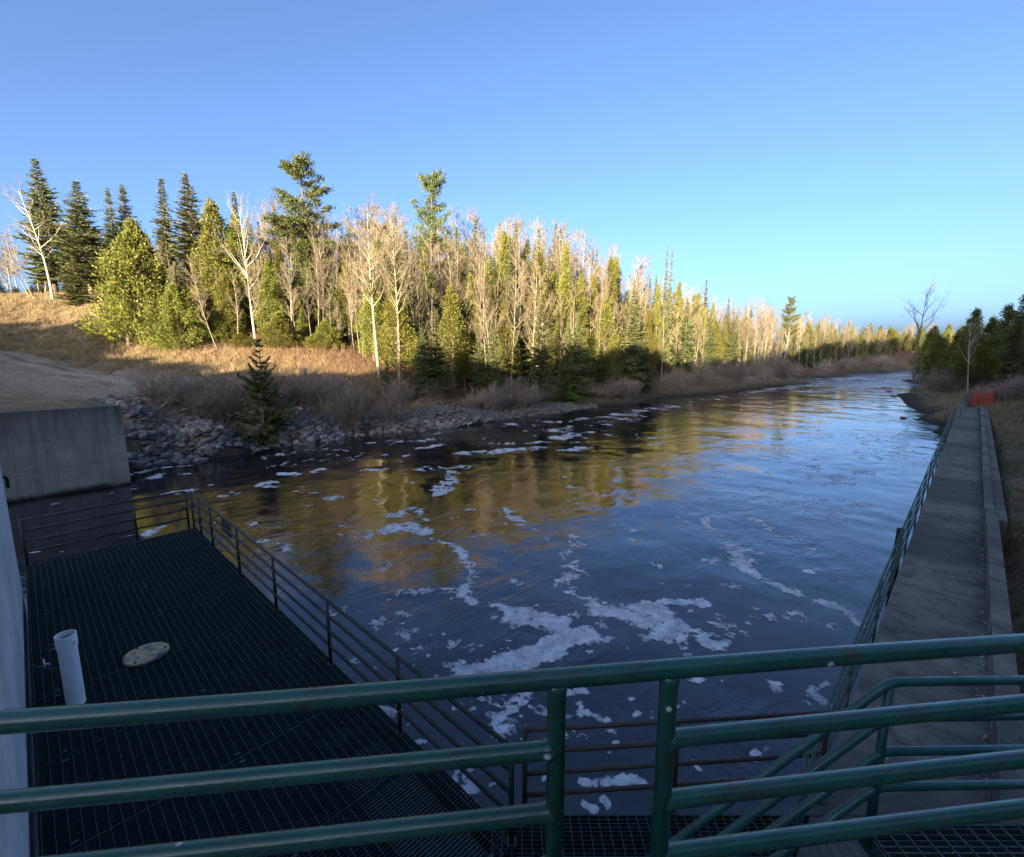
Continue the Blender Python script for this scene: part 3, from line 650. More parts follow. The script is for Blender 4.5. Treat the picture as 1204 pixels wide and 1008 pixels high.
mb = MB(); mb.tube([(p[0], p[1], DZ+.012), (p[0], p[1], DZ+.042), (p[0], p[1], DZ+.052)], [.30, .30, .285], 40); mb.build('plate', M['cover'], cv)
for t in (.6, 2.7, 4.8):
    mb = MB(); x, y = p[0]+.25*math.cos(t), p[1]+.25*math.sin(t); mb.tube([(x, y, DZ+.045), (x, y, DZ+.066)], .022, 6); mb.build('bolt', M['dark'], cv)
q = W(2.9+.03, 12.2, DZ+.72)
m = MB(); u0 = W(2.935, 12.0, DZ+.55); m.boxab(2.93, 2.94, 11.75, 12.45, DZ+.6, DZ+1.0)
single('small_plate', m, M['rod'], 'small grey plate hung on the river side of the deck railing near its far corner', 'plate')
m = MB(); x, y, _ = W(15.3, .93, 0); m.tube([(x, y, -2.5), (x, y, 1.2), (x+.01, y, 1.72)], [.085, .08, .078], 10)
single('timber_pile', m, M['timber'], 'black timber pile standing in the river beside the walkway railing', 'pile')
# orange net fence
fr = empty('safety_fence', W(57.6, -.1, 1.5), 'orange plastic safety net fence across the far end of the walkway', 'fence')
m = MB(); fa = Vector(W(57.6, .05, 1.55)); fb = Vector(W(57.9, -1.5, 1.85)); fd = fb-fa
def fp(t, z): return fa+fd*t+Vector((0, 0, z+.12*math.sin(t*9)*z+.05*math.sin(t*23)))+Vector((.05*math.sin(t*14), 0, 0))
for i in range(13):
    z = .04+i*.08
    for k in range(14): m.bar(fp(k/14, z), fp((k+1)/14, z), .010, .018)
for k in range(46): 
    for i in range(3): m.bar(fp((k+.5)/46, .04+i*.32), fp((k+.5)/46, .04+(i+1)*.32), .008, .014)
m.build('net', M['orange'], fr)
for t in (0, 1):
    m = MB(); q = fa+fd*t; m.tube([q-Vector((0, 0, .5)), q+Vector((0, 0, 1.1))], .03, 8); m.build('post', M['dark'], fr)

# ------------------------------------------------------------------ rocks
import bmesh
def rock_mesh(seed, flat=.55):
    r = random.Random(seed); bm = bmesh.new(); bmesh.ops.create_icosphere(bm, subdivisions=2, radius=1)
    for v in bm.verts: v.co.x *= r.uniform(.95, 1.1); v.co.y *= r.uniform(.7, .8)
    for k in range(9):
        nrm = Vector((r.gauss(0, 1), r.gauss(0, 1), r.gauss(0, 1))).normalized(); d = r.uniform(.5, .8)
        for v in bm.verts:
            t = v.co.dot(nrm)-d
            if t > 0: v.co -= nrm*t
    for v in bm.verts: v.co.z *= flat; v.co += Vector((r.gauss(0, .025), r.gauss(0, .025), r.gauss(0, .02)))
    me = bpy.data.meshes.new('rock'); bm.to_mesh(me); bm.free(); me.materials.append(M['rock']); return me
rocks = [rock_mesh(100+i, (.5, .6, .45, .7, .55, .5, .65, .4)[i]) for i in range(8)]
cand = []
seg = np.concatenate([[0], np.cumsum(np.linalg.norm(np.diff(wl[:12], axis=0), axis=1))])
for k in range(4600):
    t = rng.uniform(0, 1)**1.35*seg[-1]; i = min(np.searchsorted(seg, t), 11); i = max(i, 1); f = (t-seg[i-1])/(seg[i]-seg[i-1])
    p0 = wl[i-1]*(1-f)+wl[i]*f; tg = wl[i]-wl[i-1]; tg /= np.linalg.norm(tg); nr = np.array([-tg[1], tg[0], 0])
    width = np.interp(t, [0, 8, 16, 28, 45, 62], [5.5, 3.6, 2.6, 2.6, 1.6, .8]); o = rng.uniform(-.35, 1)*1.0
    off = o*width if o > 0 else o*2.2
    q = p0+nr*off
    if rng.uniform() < .3 and t < 14: q = p0 + nr*rng.uniform(0, 9)
    r_ = float(np.clip(rng.lognormal(-1.5, .42), .08, .38)); r_ *= np.interp(off, [0, 2, 4, 9], [1.15, 1, .6, .28])
    cand.append((q[0], q[1], r_))
a0, b0 = AB(np.array([c[0] for c in cand]), np.array([c[1] for c in cand]))
cand = [c for c, a, b in zip(cand, a0, b0) if not (a < 2.9) and not (a < 3.3 and b < 29.2) and not (a < 3.7 and b < 28.2)]
zc = H(np.array([c[0] for c in cand]), np.array([c[1] for c in cand]))
cand = [(x, y, z, r_) for (x, y, r_), z in zip(cand, zc) if z > -1.1]
cand.sort(key=lambda c: -c[3]/math.hypot(c[0], c[1]))
for i, (x, y, z, r_) in enumerate(cand[:290]):
    o = link('rock', rocks[i % 8], None, (x, y, z+r_*.18)); o.scale = (r_, r_*rng.uniform(.8, 1.1), r_*rng.uniform(.8, 1.1)); o.rotation_euler = (rng.normal(0, .25), rng.normal(0, .25), rng.uniform(0, 6.28))
    tag(o, 'grey angular riprap rock lying in the rock bank on the left shore', 'rock', 'riprap rocks on the left shore')
VV = []; FF = []; b_ = 0
base = [(np.array([v.co for v in me.vertices]), np.array([p.vertices for p in me.polygons])) for me in rocks]
for i, (x, y, z, r_) in enumerate(cand[290:]):
    v, f = base[i % 8]; t = rng.uniform(0, 6.28); c_, s_ = math.cos(t), math.sin(t)
    q = np.stack([v[:, 0]*c_-v[:, 1]*s_, v[:, 0]*s_+v[:, 1]*c_, v[:, 2]], 1)*r_ + [x, y, z+r_*.15]
    VV.append(q); FF.append(f+b_); b_ += len(v)
tag(link('rubble', mesh_np('rubble', np.concatenate(VV), np.concatenate(FF), M['rock'])), 'smaller grey stones filling the rock bank on the left shore', 'rocks', 'riprap rocks on the left shore', 'stuff')
for px, py, r_, lab in [(1062, 492, .35, 'small black rock breaking the water near the right bank'), (1052, 466, .6, 'dark rock at the tip of the right bank by the rapids'), (1046, 461, .5, 'low dark rock in the rapids off the right bank')]:
    x, y, _ = atz(px, py, 0); o = link('rock', rocks[1], None, (x, y, .05)); o.scale = (r_, r_*.8, r_*.8); tag(o, lab, 'rock')

# ------------------------------------------------------------------ vegetation
def nrmz(v): return v/np.maximum(np.linalg.norm(v, axis=-1, keepdims=True), 1e-9)
def sprays(P, D, L, Wd, roll=None):
    """leaf sprays: one diamond per row, from P along D (unit), length L, width Wd"""
    n = len(P); up = np.tile([0, 0, 1.], (n, 1)); S = nrmz(np.cross(D, up)+1e-6)
    if roll is None: roll = rng.normal(0, .5, n)
    U = np.cross(S, D); S = S*np.cos(roll)[:, None] + U*np.sin(roll)[:, None]
    L = np.asarray(L)[:, None]; Wd = np.asarray(Wd)[:, None]
    V = np.stack([P, P+D*L*.45+S*Wd*.5, P+D*L, P+D*L*.45-S*Wd*.5], 1).reshape(-1, 3)
    return V, np.arange(4*n).reshape(-1, 4)
def twigs(P, Q, r0, r1, k=3):
    n = len(P); D = nrmz(Q-P); ref = np.where(np.abs(D[:, 2:3]) > .9, [[1., 0, 0]], [[0, 0, 1.]]); X = nrmz(np.cross(D, ref)); Y = np.cross(D, X)
    r0 = np.broadcast_to(r0, n)[:, None]; r1 = np.broadcast_to(r1, n)[:, None]; rows = []
    for c, r in ((P, r0), (Q, r1)):
        for j in range(k):
            t = 2*math.pi*j/k; rows.append(c+(X*math.cos(t)+Y*math.sin(t))*r)
    V = np.stack(rows, 1).reshape(-1, 3); b = (np.arange(n)*2*k)[:, None]
    Fq = np.concatenate([b+np.array([[j, (j+1) % k, k+(j+1) % k, k+j]]) for j in range(k)], 0)
    return V, Fq
def cat(parts):
    VV = []; FF = []; o = 0
    for v, f in parts: VV.append(v); FF.append(f+o); o += len(v)
    return np.concatenate(VV), np.concatenate(FF)
def trunk_pts(h, bend, n=10):
    z = np.linspace(0, 1, n); ph = rng.uniform(0, 6.28); ph2 = rng.uniform(0, 6.28)
    x = bend*h*(np.sin(z*2.6+ph)-math.sin(ph))*.5; y = bend*h*(np.sin(z*3.1+ph2)-math.sin(ph2))*.5
    return np.stack([x, y, z*h], 1)
def trunk_mesh(pts, r0, r1, k=7, pw=1.):
    n = len(pts); rr = r0+(r1-r0)*np.linspace(0, 1, n)**pw
    return twigs(pts[:-1], pts[1:], rr[:-1], rr[1:], k)
def conifer(h, Rr, base, levels, per, droop_lo, up_hi, shape, spl, dens=1., irregular=.2, tuft=0):
    tp = trunk_pts(h, .006); parts = [trunk_mesh(tp, h*.011+.03, .012)]
    Ps = []; Ds = []; Ls = []; Ws = []
    LP = []; LQ = []; LR = []
    for i in range(levels):
        t = base+(1-base)*((i+rng.uniform(0, .6))/levels)**.92; s = (t-base)/(1-base)
        if s >= 1: continue
        c = np.array([np.interp(t*h, tp[:, 2], tp[:, 0]), np.interp(t*h, tp[:, 2], tp[:, 1]), t*h])
        wl_ = rng.uniform(.72, 1.12)
        n = max(3, int(round(per*(1-.35*s)+rng.uniform(-1, 1)))); az0 = rng.uniform(0, 6.28)
        for j in range(n):
            if rng.uniform() < .1: continue
            L = Rr*shape(s)*wl_*rng.uniform(1-irregular*1.6, 1+irregular)
            if L < .12: L = .12
            az = az0+j*6.283/n+rng.normal(0, .25); el = droop_lo+(up_hi-droop_lo)*s+rng.normal(0, .08)
            d = np.array([math.cos(az)*math.cos(el), math.sin(az)*math.cos(el), math.sin(el)])
            curl = .22*L*(1-s)
            m = max(3, int(L/.17*dens)); f = np.linspace(.12, 1, m)
            pts = c+d*L*f[:, None]; pts[:, 2] += -curl*f*(1-f)*1.6 + .12*L*f**3
            LP.append(c); LQ.append(pts[-1]); LR.append(.012+.008*L)
            side = np.array([-d[1], d[0], 0]); side /= np.linalg.norm(side)+1e-9
            for sg in (-1, 1):
                ang = rng.uniform(.5, 1.1, m)
                D = nrmz(d*np.cos(ang)[:, None]+side*sg*np.sin(ang)[:, None]+np.stack([rng.normal(0, .12, m), rng.normal(0, .12, m), rng.normal(-.16, .2, m)], 1))
                ln = spl*rng.uniform(.7, 1.3, m)*(1.25-.6*f)*min(1, .35+L/Rr)
                Ps.append(pts); Ds.append(D); Ls.append(ln); Ws.append(ln*rng.uniform(.28, .42, m))
            D = nrmz(d+rng.normal(0, .2, (m, 3))); ln = spl*.8*rng.uniform(.7, 1.2, m)*min(1, .35+L/Rr)
            Ps.append(pts); Ds.append(D); Ls.append(ln); Ws.append(ln*.35)
    LP = np.array(LP); LQ = np.array(LQ); parts.append(twigs(LP, LQ, np.array(LR), .006, 3))
    tip = tp[-1]; m = 14
    Ps.append(tip-np.array([0, 0, 1.])*rng.uniform(0, .7, m)[:, None]); Ds.append(nrmz(np.stack([rng.normal(0, .5, m), rng.normal(0, .5, m), np.ones(m)], 1))); Ls.append(np.full(m, spl*.6)); Ws.append(np.full(m, spl*.2))
    NN = sum(len(p_) for p_ in Ps); return cat(parts), sprays(np.concatenate(Ps), np.concatenate(Ds), np.concatenate(Ls), np.concatenate(Ws), rng.normal(0, 1.15, NN))
def cedar(h, Rr, base, n_cl, per, spl=.34):
    tp = trunk_pts(h, .01); parts = [trunk_mesh(tp, h*.014+.03, .015)]
    z = base+(1-base)*rng.beta(1.0, 1.15, n_cl); s = (z-base)/(1-base); az = rng.uniform(0, 6.283, n_cl)
    rad = Rr*np.clip((1-s)**.8*(.45+.75*np.minimum(1, s*5+.4)), .03, 2)*(.45+1.0*vnoise(az*1.9, z*11, 91+int(h*10)))
    fr = rng.uniform(.45, 1., n_cl)**.6
    cc = np.stack([np.cos(az)*rad*fr, np.sin(az)*rad*fr, z*h+.15*rad], 1)
    ax = np.stack([np.interp(z*h, tp[:, 2], tp[:, 0]), np.interp(z*h, tp[:, 2], tp[:, 1]), z*h-.35*rad], 1); ax[:, 2] = np.maximum(ax[:, 2], .3)
    cc[:, :2] += ax[:, :2]; parts.append(twigs(ax, cc, .022, .006, 3))
    P = np.repeat(cc, per, 0)+rng.normal(0, 1, (n_cl*per, 3))*np.array([.20, .20, .36])*(.6+.6*np.repeat(1-s, per)[:, None])
    D = nrmz(nrmz(np.repeat(cc-ax, per, 0))*.8+np.array([0, 0, .35])+rng.normal(0, .45, (n_cl*per, 3)))
    L = spl*rng.uniform(.6, 1.25, len(P))
    return cat(parts), sprays(P, D, L, L*rng.uniform(.4, .62, len(P)), rng.uniform(0, 3.14, len(P)))
def pine(h, Rr, base=.35):
    tp = trunk_pts(h, .012); parts = [trunk_mesh(tp, h*.014+.03, .03)]; Ps = []; Ds = []; LP = []; LQ = []
    for i in range(15):
        s = (i+rng.uniform(0, .6))/15; t = base+(1-base)*s
        c = np.array([np.interp(t*h, tp[:, 2], tp[:, 0]), np.interp(t*h, tp[:, 2], tp[:, 1]), t*h])
        for j in range(rng.integers(3, 6)):
            L = Rr*(.35+.75*(1-s)**.8*min(1, .5+s*3))*rng.uniform(.45, 1.15); az = rng.uniform(0, 6.283); el = .12+.55*s+rng.normal(0, .12)
            d = np.array([math.cos(az)*math.cos(el), math.sin(az)*math.cos(el), math.sin(el)]); side = np.array([-d[1], d[0], 0]); side /= np.linalg.norm(side)
            end = c+d*L+np.array([0, 0, .12*L]); LP.append(c); LQ.append(end)
            for f in np.linspace(.35, 1, max(3, int(L/.42))):
                for q in range(3):
                    pc = c+(end-c)*f+side*rng.normal(0, .28*L*(1.15-f)+.12)+np.array([0, 0, rng.normal(.05, .08)])
                    m = 16; Ps.append(pc+rng.normal(0, .16, (m, 3))*np.array([1, 1, .6])); Ds.append(nrmz(d*.5+np.array([0, 0, .45])+rng.normal(0, .6, (m, 3))))
    parts.append(twigs(np.array(LP), np.array(LQ), .05, .012, 4)); P = np.concatenate(Ps); D = np.concatenate(Ds)
    L = .34*rng.uniform(.7, 1.3, len(P)); return cat(parts), sprays(P, D, L, L*.26, rng.uniform(0, 3.14, len(P)))
def bare(h, spread, base, nl, bend=.03, sub=8, tw=7, r0=None, up=(.7, 1.15), fork=False):
    tp = trunk_pts(h, bend, 14); r0 = r0 or h*.0085+.02; parts = [trunk_mesh(tp, r0, .012, 8, .9)]
    P = []; Q = []; RA = []; TP = []; TQ = []
    for i in range(nl):
        s = ((i+rng.uniform(0, 1))/nl); t = base+(.97-base)*s
        c = np.array([np.interp(t*h, tp[:, 2], tp[:, 0]), np.interp(t*h, tp[:, 2], tp[:, 1]), t*h])
        L = spread*(1.1-.75*s)*rng.uniform(.55, 1.2)*min(1., .55+2*s); az = rng.uniform(0, 6.283); el = rng.uniform(*up)
        d = np.array([math.cos(az)*math.cos(el), math.sin(az)*math.cos(el), math.sin(el)])
        mid = c+d*L*.5; end = mid+nrmz(d+np.array([0, 0, .35])+rng.normal(0, .15, 3))*L*.6; rr = r0*(.42*(1-.7*s)+.06)*min(1, L/spread+.25)
        P += [c, mid]; Q += [mid, end]; RA += [(rr, rr*.65), (rr*.65, .008)]
        for j in range(sub):
            f = rng.uniform(.25, 1); q = c+(mid-c)*f*2 if f < .5 else mid+(end-mid)*(f-.5)*2
            d2 = nrmz(d+rng.normal(0, .5, 3)+np.array([0, 0, .5])); l2 = L*rng.uniform(.2, .5); e2 = q+d2*l2
            TP.append(q); TQ.append(e2)
            for k in range(tw):
                g = rng.uniform(.2, 1); q3 = q+(e2-q)*g; TP.append(q3); TQ.append(q3+nrmz(d2+rng.normal(0, .42, 3)+np.array([0, 0, .45]))*l2*rng.uniform(.35, .95))
    RA = np.array(RA); parts.append(twigs(np.array(P), np.array(Q), RA[:, 0], RA[:, 1], 5))
    return cat(parts), twigs(np.array(TP), np.array(TQ), .0085, .0035, 3)
def shrub(h, stems, spread):
    P = []; Q = []; r = []
    for i in range(stems):
        az = rng.uniform(0, 6.283); el = rng.uniform(.75, 1.5); d = np.array([math.cos(az)*math.cos(el), math.sin(az)*math.cos(el), math.sin(el)])
        c = np.array([rng.normal(0, spread*.35), rng.normal(0, spread*.35), 0]); L = h*rng.uniform(.6, 1.05)
        mid = c+d*L*.5; e = mid+nrmz(d+rng.normal(0, .2, 3)+np.array([0, 0, .2]))*L*.5
        P += [c, mid]; Q += [mid, e]; r += [(.014, .010), (.010, .004)]
        for j in range(9):
            f = rng.uniform(.25, 1); q = c+(mid-c)*2*f if f < .5 else mid+(e-mid)*(f-.5)*2
            d2 = nrmz(d+rng.normal(0, .5, 3)); l2 = h*rng.uniform(.12, .34); e2 = q+d2*l2; P.append(q); Q.append(e2); r.append((.007, .003))
            for k in range(3):
                q3 = q+(e2-q)*rng.uniform(.3, 1); P.append(q3); Q.append(q3+nrmz(d2+rng.normal(0, .5, 3))*l2*.5); r.append((.005, .003))
    r = np.array(r); return twigs(np.array(P), np.array(Q), r[:, 0], r[:, 1], 3)
PROTO = {}
def reg(kind, gen, mt, mc, h, halfw, count):
    L = []
    for i in range(count):
        (tv, tf), (cv_, cf) = gen()
        L.append((mesh_np(kind+'_trunk', tv, tf, mt, None, True), mesh_np(kind+'_crown', cv_, cf, mc)))
    PROTO[kind] = (L, h, halfw)
cone = lambda s: (1-s)**.85
reg('fir', lambda: conifer(14, 2.1, .07, 42, 8, -.34, .5, cone, .52, 1.15, .3), M['bark'], M['fir'], 14, 2.2, 4)
reg('tallfir', lambda: conifer(18, 2.4, .12, 56, 8, -.28, .5, lambda s: (1-s)**.8*(.75+.25*min(1, s*4)), .62, 1.2, .3), M['bark'], M['spruce'], 18, 2.4, 3)
reg('spire', lambda: conifer(17, 1.7, .15, 66, 7, -.45, .35, lambda s: .06+.94*(1-s)**1.05, .5, 1.2, .3), M['bark'], M['spruce'], 17, 1.7, 2)
reg('young', lambda: conifer(6, 2.1, .04, 17, 8, -.02, .7, lambda s: (1-s)**.85, .42, 1.7, .3), M['bark'], M['fir'], 6, 2.0, 2)
reg('cedar', lambda: cedar(11, 1.5, .12, 210, 60, .19), M['bark'], M['cedar'], 11, 1.6, 4)
reg('forestcedar', lambda: cedar(13, 1.25, .2, 190, 54, .19), M['bark'], M['cedar'], 13, 1.4, 4)
reg('cedarbush', lambda: cedar(9, 2.8, .02, 330, 72, .21), M['bark'], M['cedar'], 9, 2.7, 1)
reg('pine', lambda: pine(19, 3.6), M['bark'], M['pine'], 19, 3.6, 2)
reg('aspen', lambda: bare(17, 3.3, rng.uniform(.25, .42), 36, .035, 8, 7, None, (.45, 1.1)), M['aspen'], M['twig'], 17, 2.6, 6)
reg('dark', lambda: bare(14, 4.6, .4, 15, .04, 6, 5, .15, (.6, 1.1)), M['bark'], M['bark'], 14, 3.2, 1)
reg('birch', lambda: bare(12, 3.8, .35, 16, .05, 7, 6, .13, (.5, 1.0)), M['birch'], M['twig'], 12, 2.8, 2)
reg('thin', lambda: bare(12, 2.2, .25, 24, .05, 6, 6, .06), M['aspen'], M['twig'], 12, 1.6, 3)
SHR = [mesh_np('shrub', *shrub(2.0, 34, .8), M['shrubtwig']) for i in range(4)]
BRU = [mesh_np('bramble', *shrub(1.2, 26, .7), M['brush']) for i in range(2)]

NAMES = {'fir': ('fir_tree', 'fir'), 'tallfir': ('spruce_tree', 'spruce'), 'spire': ('spruce_tree', 'spruce'), 'young': ('spruce_tree', 'spruce'), 'cedar': ('cedar_tree', 'cedar'), 'cedarbush': ('cedar_tree', 'cedar'), 'forestcedar': ('cedar_tree', 'cedar'), 'dark': ('bare_tree', 'bare tree'), 'pine': ('pine_tree', 'pine'), 'aspen': ('aspen_tree', 'aspen'), 'birch': ('birch_tree', 'birch'), 'thin': ('bare_tree', 'bare tree')}
placed = []
def tree(kind, px, Y, top, wpx=None, label=None, group=None, lean=(0, 0), base=None, wmul=1., ztop=None):
    """stand a tree at distance Y under sight line px, tall enough to reach the sight line at row 'top'"""
    x = (px-CX)/F*(Y*ct+(HC-6)*st)
    for _ in range(3): z = Hs(x, Y); x = (px-CX)/F*(Y*ct+(HC-z)*st)
    zt = aty(px, top, Y)[2]; h = max(1.5, zt-z)
    L, ph, hw = PROTO[kind]; tm, cm = L[rng.integers(len(L))]
    sz = h/ph; sx = sz
    if wpx: sx = (wpx/2/F*(Y*ct))/hw
    else: sx = (.55*sz+.45)*rng.uniform(.75, 1.15)*wmul
    nm, catg = NAMES[kind]
    r = empty(nm, (x, Y, z-.12), label, catg, group); r.scale = (sx, sx, sz); r.rotation_euler = (lean[0]+rng.normal(0, .012), lean[1]+rng.normal(0, .012), rng.uniform(0, 6.28))
    if lean != (0, 0):
        r.rotation_euler = (lean[0], lean[1], 0)
    link('trunk', tm, r); link('crown', cm, r); placed.append((x, Y)); return r
# --- singled-out trees on the left
tree('tallfir', 66, 66, 187, 60, 'tallest dark spruce at the left, behind the leaning white birch')
tree('birch', 62, 60, 222, 60, 'white bare birch with spreading forks leaning left on top of the grassy slope', lean=(0, -.13))
tree('thin', 40, 61, 262, 26, 'slim pale birch just left of the forked white birch', lean=(0, -.16))
tree('thin', 36, 62, 270, 30, 'leaning slender birch beside a slim pale birch at far left', lean=(0, -.2))
tree('tallfir', 108, 62, 212, 64, 'broad dark spruce right of the forked white birch')
tree('fir', 92, 58, 300, 40, 'bushy green fir at the foot of the broad dark spruce')
tree('spire', 140, 68, 220, 36, 'thin spruce spire, left one of a close pair')
tree('spire', 157, 67, 217, 46, 'thin spruce spire, right one of a close pair')
tree('spire', 201, 66, 208, 40, 'sharp narrow spruce spire above the yellow green cedars')
tree('tallfir', 234, 62, 205, 60, 'tall green fir right of the sharp narrow spire')
tree('spire', 289, 64, 225, 36, 'narrow dark spruce spire left of the big white pine')
tree('cedarbush', 172, 50, 262, 84, 'big bright yellow green cedar at the edge of the grassy slope')
tree('cedarbush', 214, 48.5, 335, 60, 'lower bushy cedar right of the big bright cedar')
tree('cedar', 152, 49, 338, 40, 'small round cedar at the left foot of the big bright cedar')
tree('cedar', 262, 54, 236, 48, 'tall column shaped cedar below the tall green fir')
tree('cedar', 283, 55, 252, 40, 'tall cedar beside another cedar, left of the leaning pale birch')
tree('birch', 300, 52, 240, 54, 'pale birch leaning left in front of the cedars', lean=(0, -.1))
tree('thin', 256, 48, 300, 24, 'thin white stem leaning left below the cedars', lean=(0, -.2))
tree('pine', 372, 60, 188, 92, 'big white pine with spreading upswept limbs, highest tree of the forest')
tree('pine', 512, 66, 206, 66, 'tall white pine rising between the pale bare aspens')
tree('cedar', 470, 47, 318, 44, 'bright yellow cedar below the tall aspens')
tree('cedar', 440, 50, 330, 36, 'yellow green cedar left of the bright yellow cedar')
tree('aspen', 446, 45.5, 238, 70, 'many stemmed pale aspen in front of the cedars', lean=(0, -.03))
tree('aspen', 470, 46, 245, 60, 'pale aspen just right of the many stemmed aspen', lean=(0, .03))
tree('young', 311, 31.5, 394, 74, 'lone dark young spruce on the rocky left shore')
for px, Y, top, w, lab in [(512, 44.5, 361, 56, 'broad shaded dark fir at the shore, left one of the front firs'), (498, 43.8, 384, 40, 'small shaded fir beside the broad front fir'), (577, 48.3, 374, 42, 'shaded fir with a narrow top in the middle of the front row'), (563, 48.2, 386, 32, 'slim shaded fir touching its taller neighbour in the front row'), (634, 52, 349, 48, 'tall shaded dark fir near the middle of the shore'), (679, 55, 365, 40, 'shaded twin topped fir right of the tall dark fir'), (668, 55, 374, 32, 'dark fir close against the twin topped fir'), (705, 57.5, 404, 34, 'short green fir at the right end of the front firs'), (741, 63.5, 339, 38, 'dark ragged spruce right of the front firs'), (755, 65, 399, 32, 'low dark spruce in front of the ragged spruce'), (455, 43, 418, 26, 'small green spruce in the shrubs of the left shore')]:
    tree('fir' if 'ragged' not in lab else 'tallfir', px, Y, top, w, lab)
tree('spire', 777, 80, 290, 15, 'left top of the twin black spruce spires high over the forest')
tree('spire', 782, 80, 291, 15, 'right top of the twin black spruce spires high over the forest')
tree('spire', 825, 98, 328, 16, 'single sharp spruce spire right of the twin spires')
tree('pine', 923, 135, 352, 24, 'round topped dark pine over the far forest')
tree('birch', 917, 104, 385, 30, 'pale birch leaning over the left shore before the bend', lean=(0, .1))
tree('thin', 582, 49, 330, 40, 'crooked white bare tree behind the middle front fir', lean=(0, -.06))
# --- right bank
tree('dark', 1074, 100, 340, 46, 'tall bare forked tree on the right bank against the sky')
tree('birch', 1079, 80, 428, 10, 'small white birch stem at the tip of the right bank')
for px, Y, top, k, w in [(1196, 52, 342, 'forestcedar', 46), (1175, 55, 360, 'forestcedar', 38), (1136, 62, 364, 'forestcedar', 34), (1120, 72, 384, 'cedar', 36), (1100, 80, 396, 'cedar', 34), (1156, 70, 380, 'fir', 40), (1218, 56, 345, 'forestcedar', 50), (1155, 58, 374, 'forestcedar', 30), (1184, 50, 352, 'tallfir', 30), (1088, 110, 384, 'cedar', 30), (1108, 95, 392, 'fir', 28), (1186, 66, 370, 'fir', 50), (1240, 60, 345, 'pine', 70), (1130, 90, 386, 'fir', 30), (1205, 75, 360, 'tallfir', 50), (1160, 85, 375, 'tallfir', 40)]:
    tree(k, px, Y, top, w, 'dark shaded %s in the grove on the right bank' % NAMES[k][1], 'grove on the right bank')
tree('birch', 1138, 58, 380, 26, 'pale bare birch in front of the right bank grove', lean=(0, -.12))
# --- forest of the left bank
env = np.array([(-60, 250), (0, 268), (30, 255), (60, 262), (120, 262), (150, 262), (200, 250), (250, 252), (300, 240), (350, 232), (400, 245), (450, 242), (500, 246), (550, 250), (600, 252), (650, 256), (700, 284), (750, 308), (800, 330), (850, 346), (900, 356), (950, 368), (1000, 377), (1050, 386), (1100, 390)])
yfr = np.array([(-60, 66), (0, 66), (130, 62), (170, 54), (250, 52), (300, 51), (380, 53), (450, 50), (520, 50), (600, 54), (700, 62), (780, 72), (850, 96), (900, 112), (950, 132), (1000, 155), (1050, 182), (1100, 205)])
def forest(kind, n, dmin, dmax, tops, px0, px1, label, group, wmul=1., dens=None):
    k = 0; tries = 0
    while k < n and tries < n*30:
        tries += 1
        px = rng.uniform(px0, px1)
        yf = np.interp(px, *yfr.T); Y = yf+rng.uniform(dmin, dmax)*(yf/55)**.6
        x = (px-CX)/F*Y
        if any((x-a)**2+(Y-b)**2 < .9 for a, b in placed): continue
        if kind != 'thin' and Y < yf+3 and any(abs(px-f_) < 17 for f_ in (512, 577, 634, 679, 741)): continue
        e = np.interp(px, *env.T); g = np.interp(px, [0, 1100], [408, 424])
        top = g-(g-e)*rng.uniform(*tops)
        tree(kind, px, Y, top, None, label, group, wmul=wmul, lean=(0, 0)); k += 1
forest('aspen', 84, 7, 30, (.76, 1.03), 310, 700, 'tall pale bare aspen in the sunlit forest of the left bank', 'bare aspens of the left bank forest')
forest('aspen', 66, 5, 30, (.72, 1.06), 690, 1060, 'pale bare aspen in the forest toward the river bend', 'bare aspens toward the river bend')
forest('aspen', 16, 3, 26, (.5, .95), -40, 160, 'bare grey aspen behind the crest of the grassy slope', 'bare aspens behind the grassy slope')
forest('forestcedar', 56, 1, 20, (.4, .86), 180, 700, 'tall sunlit cedar with a bare lower trunk in the left bank forest', 'tall cedars of the left bank forest')
forest('cedar', 44, 0, 16, (.28, .62), 200, 700, 'yellow green sunlit cedar in the forest of the left bank', 'cedars of the left bank forest')
forest('forestcedar', 26, 2, 20, (.6, .95), 690, 1060, 'tall cedar with a bare lower trunk toward the river bend', 'tall cedars toward the river bend')
forest('cedar', 34, 0, 16, (.4, .75), 690, 1060, 'sunlit cedar in the forest toward the river bend', 'cedars toward the river bend')
forest('fir', 64, 3, 24, (.45, .92), 120, 700, 'dark green fir among the aspens of the left bank forest', 'firs of the left bank forest')
forest('fir', 52, 0, 26, (.45, .9), 720, 1100, 'dark green fir in the forest toward the river bend', 'firs toward the river bend')
forest('tallfir', 26, 10, 30, (.7, .97), 180, 700, 'tall spruce standing deep in the left bank forest', 'spruces of the left bank forest')
forest('spire', 18, 6, 34, (.75, 1.05), 690, 1090, 'narrow spruce spire in the forest toward the river bend', 'spruce spires toward the river bend')
forest('thin', 110, -1.5, 12, (.35, .85), 190, 760, 'thin bare sapling at the front edge of the left bank forest', 'bare saplings of the forest edge')
forest('thin', 64, -3, 14, (.5, .95), 760, 1060, 'thin bare sapling at the forest edge toward the river bend', 'bare saplings toward the river bend')
forest('fir', 24, 1, 24, (.25, .7), -60, 150, 'green fir behind the crest of the grassy slope', 'firs behind the grassy slope')
forest('pine', 5, 20, 40, (.6, .9), 300, 700, 'green white pine deep in the left bank forest', 'pines of the left bank forest')
forest('fir', 26, 2, 14, (.25, .6), 230, 520, 'young green fir filling the gaps low in the left bank forest', 'young firs of the left bank forest')
forest('thin', 60, 1, 22, (.5, .95), 230, 720, 'slim bare trunk crowded between the sunlit trees of the left bank forest', 'slim bare trunks of the left bank forest')
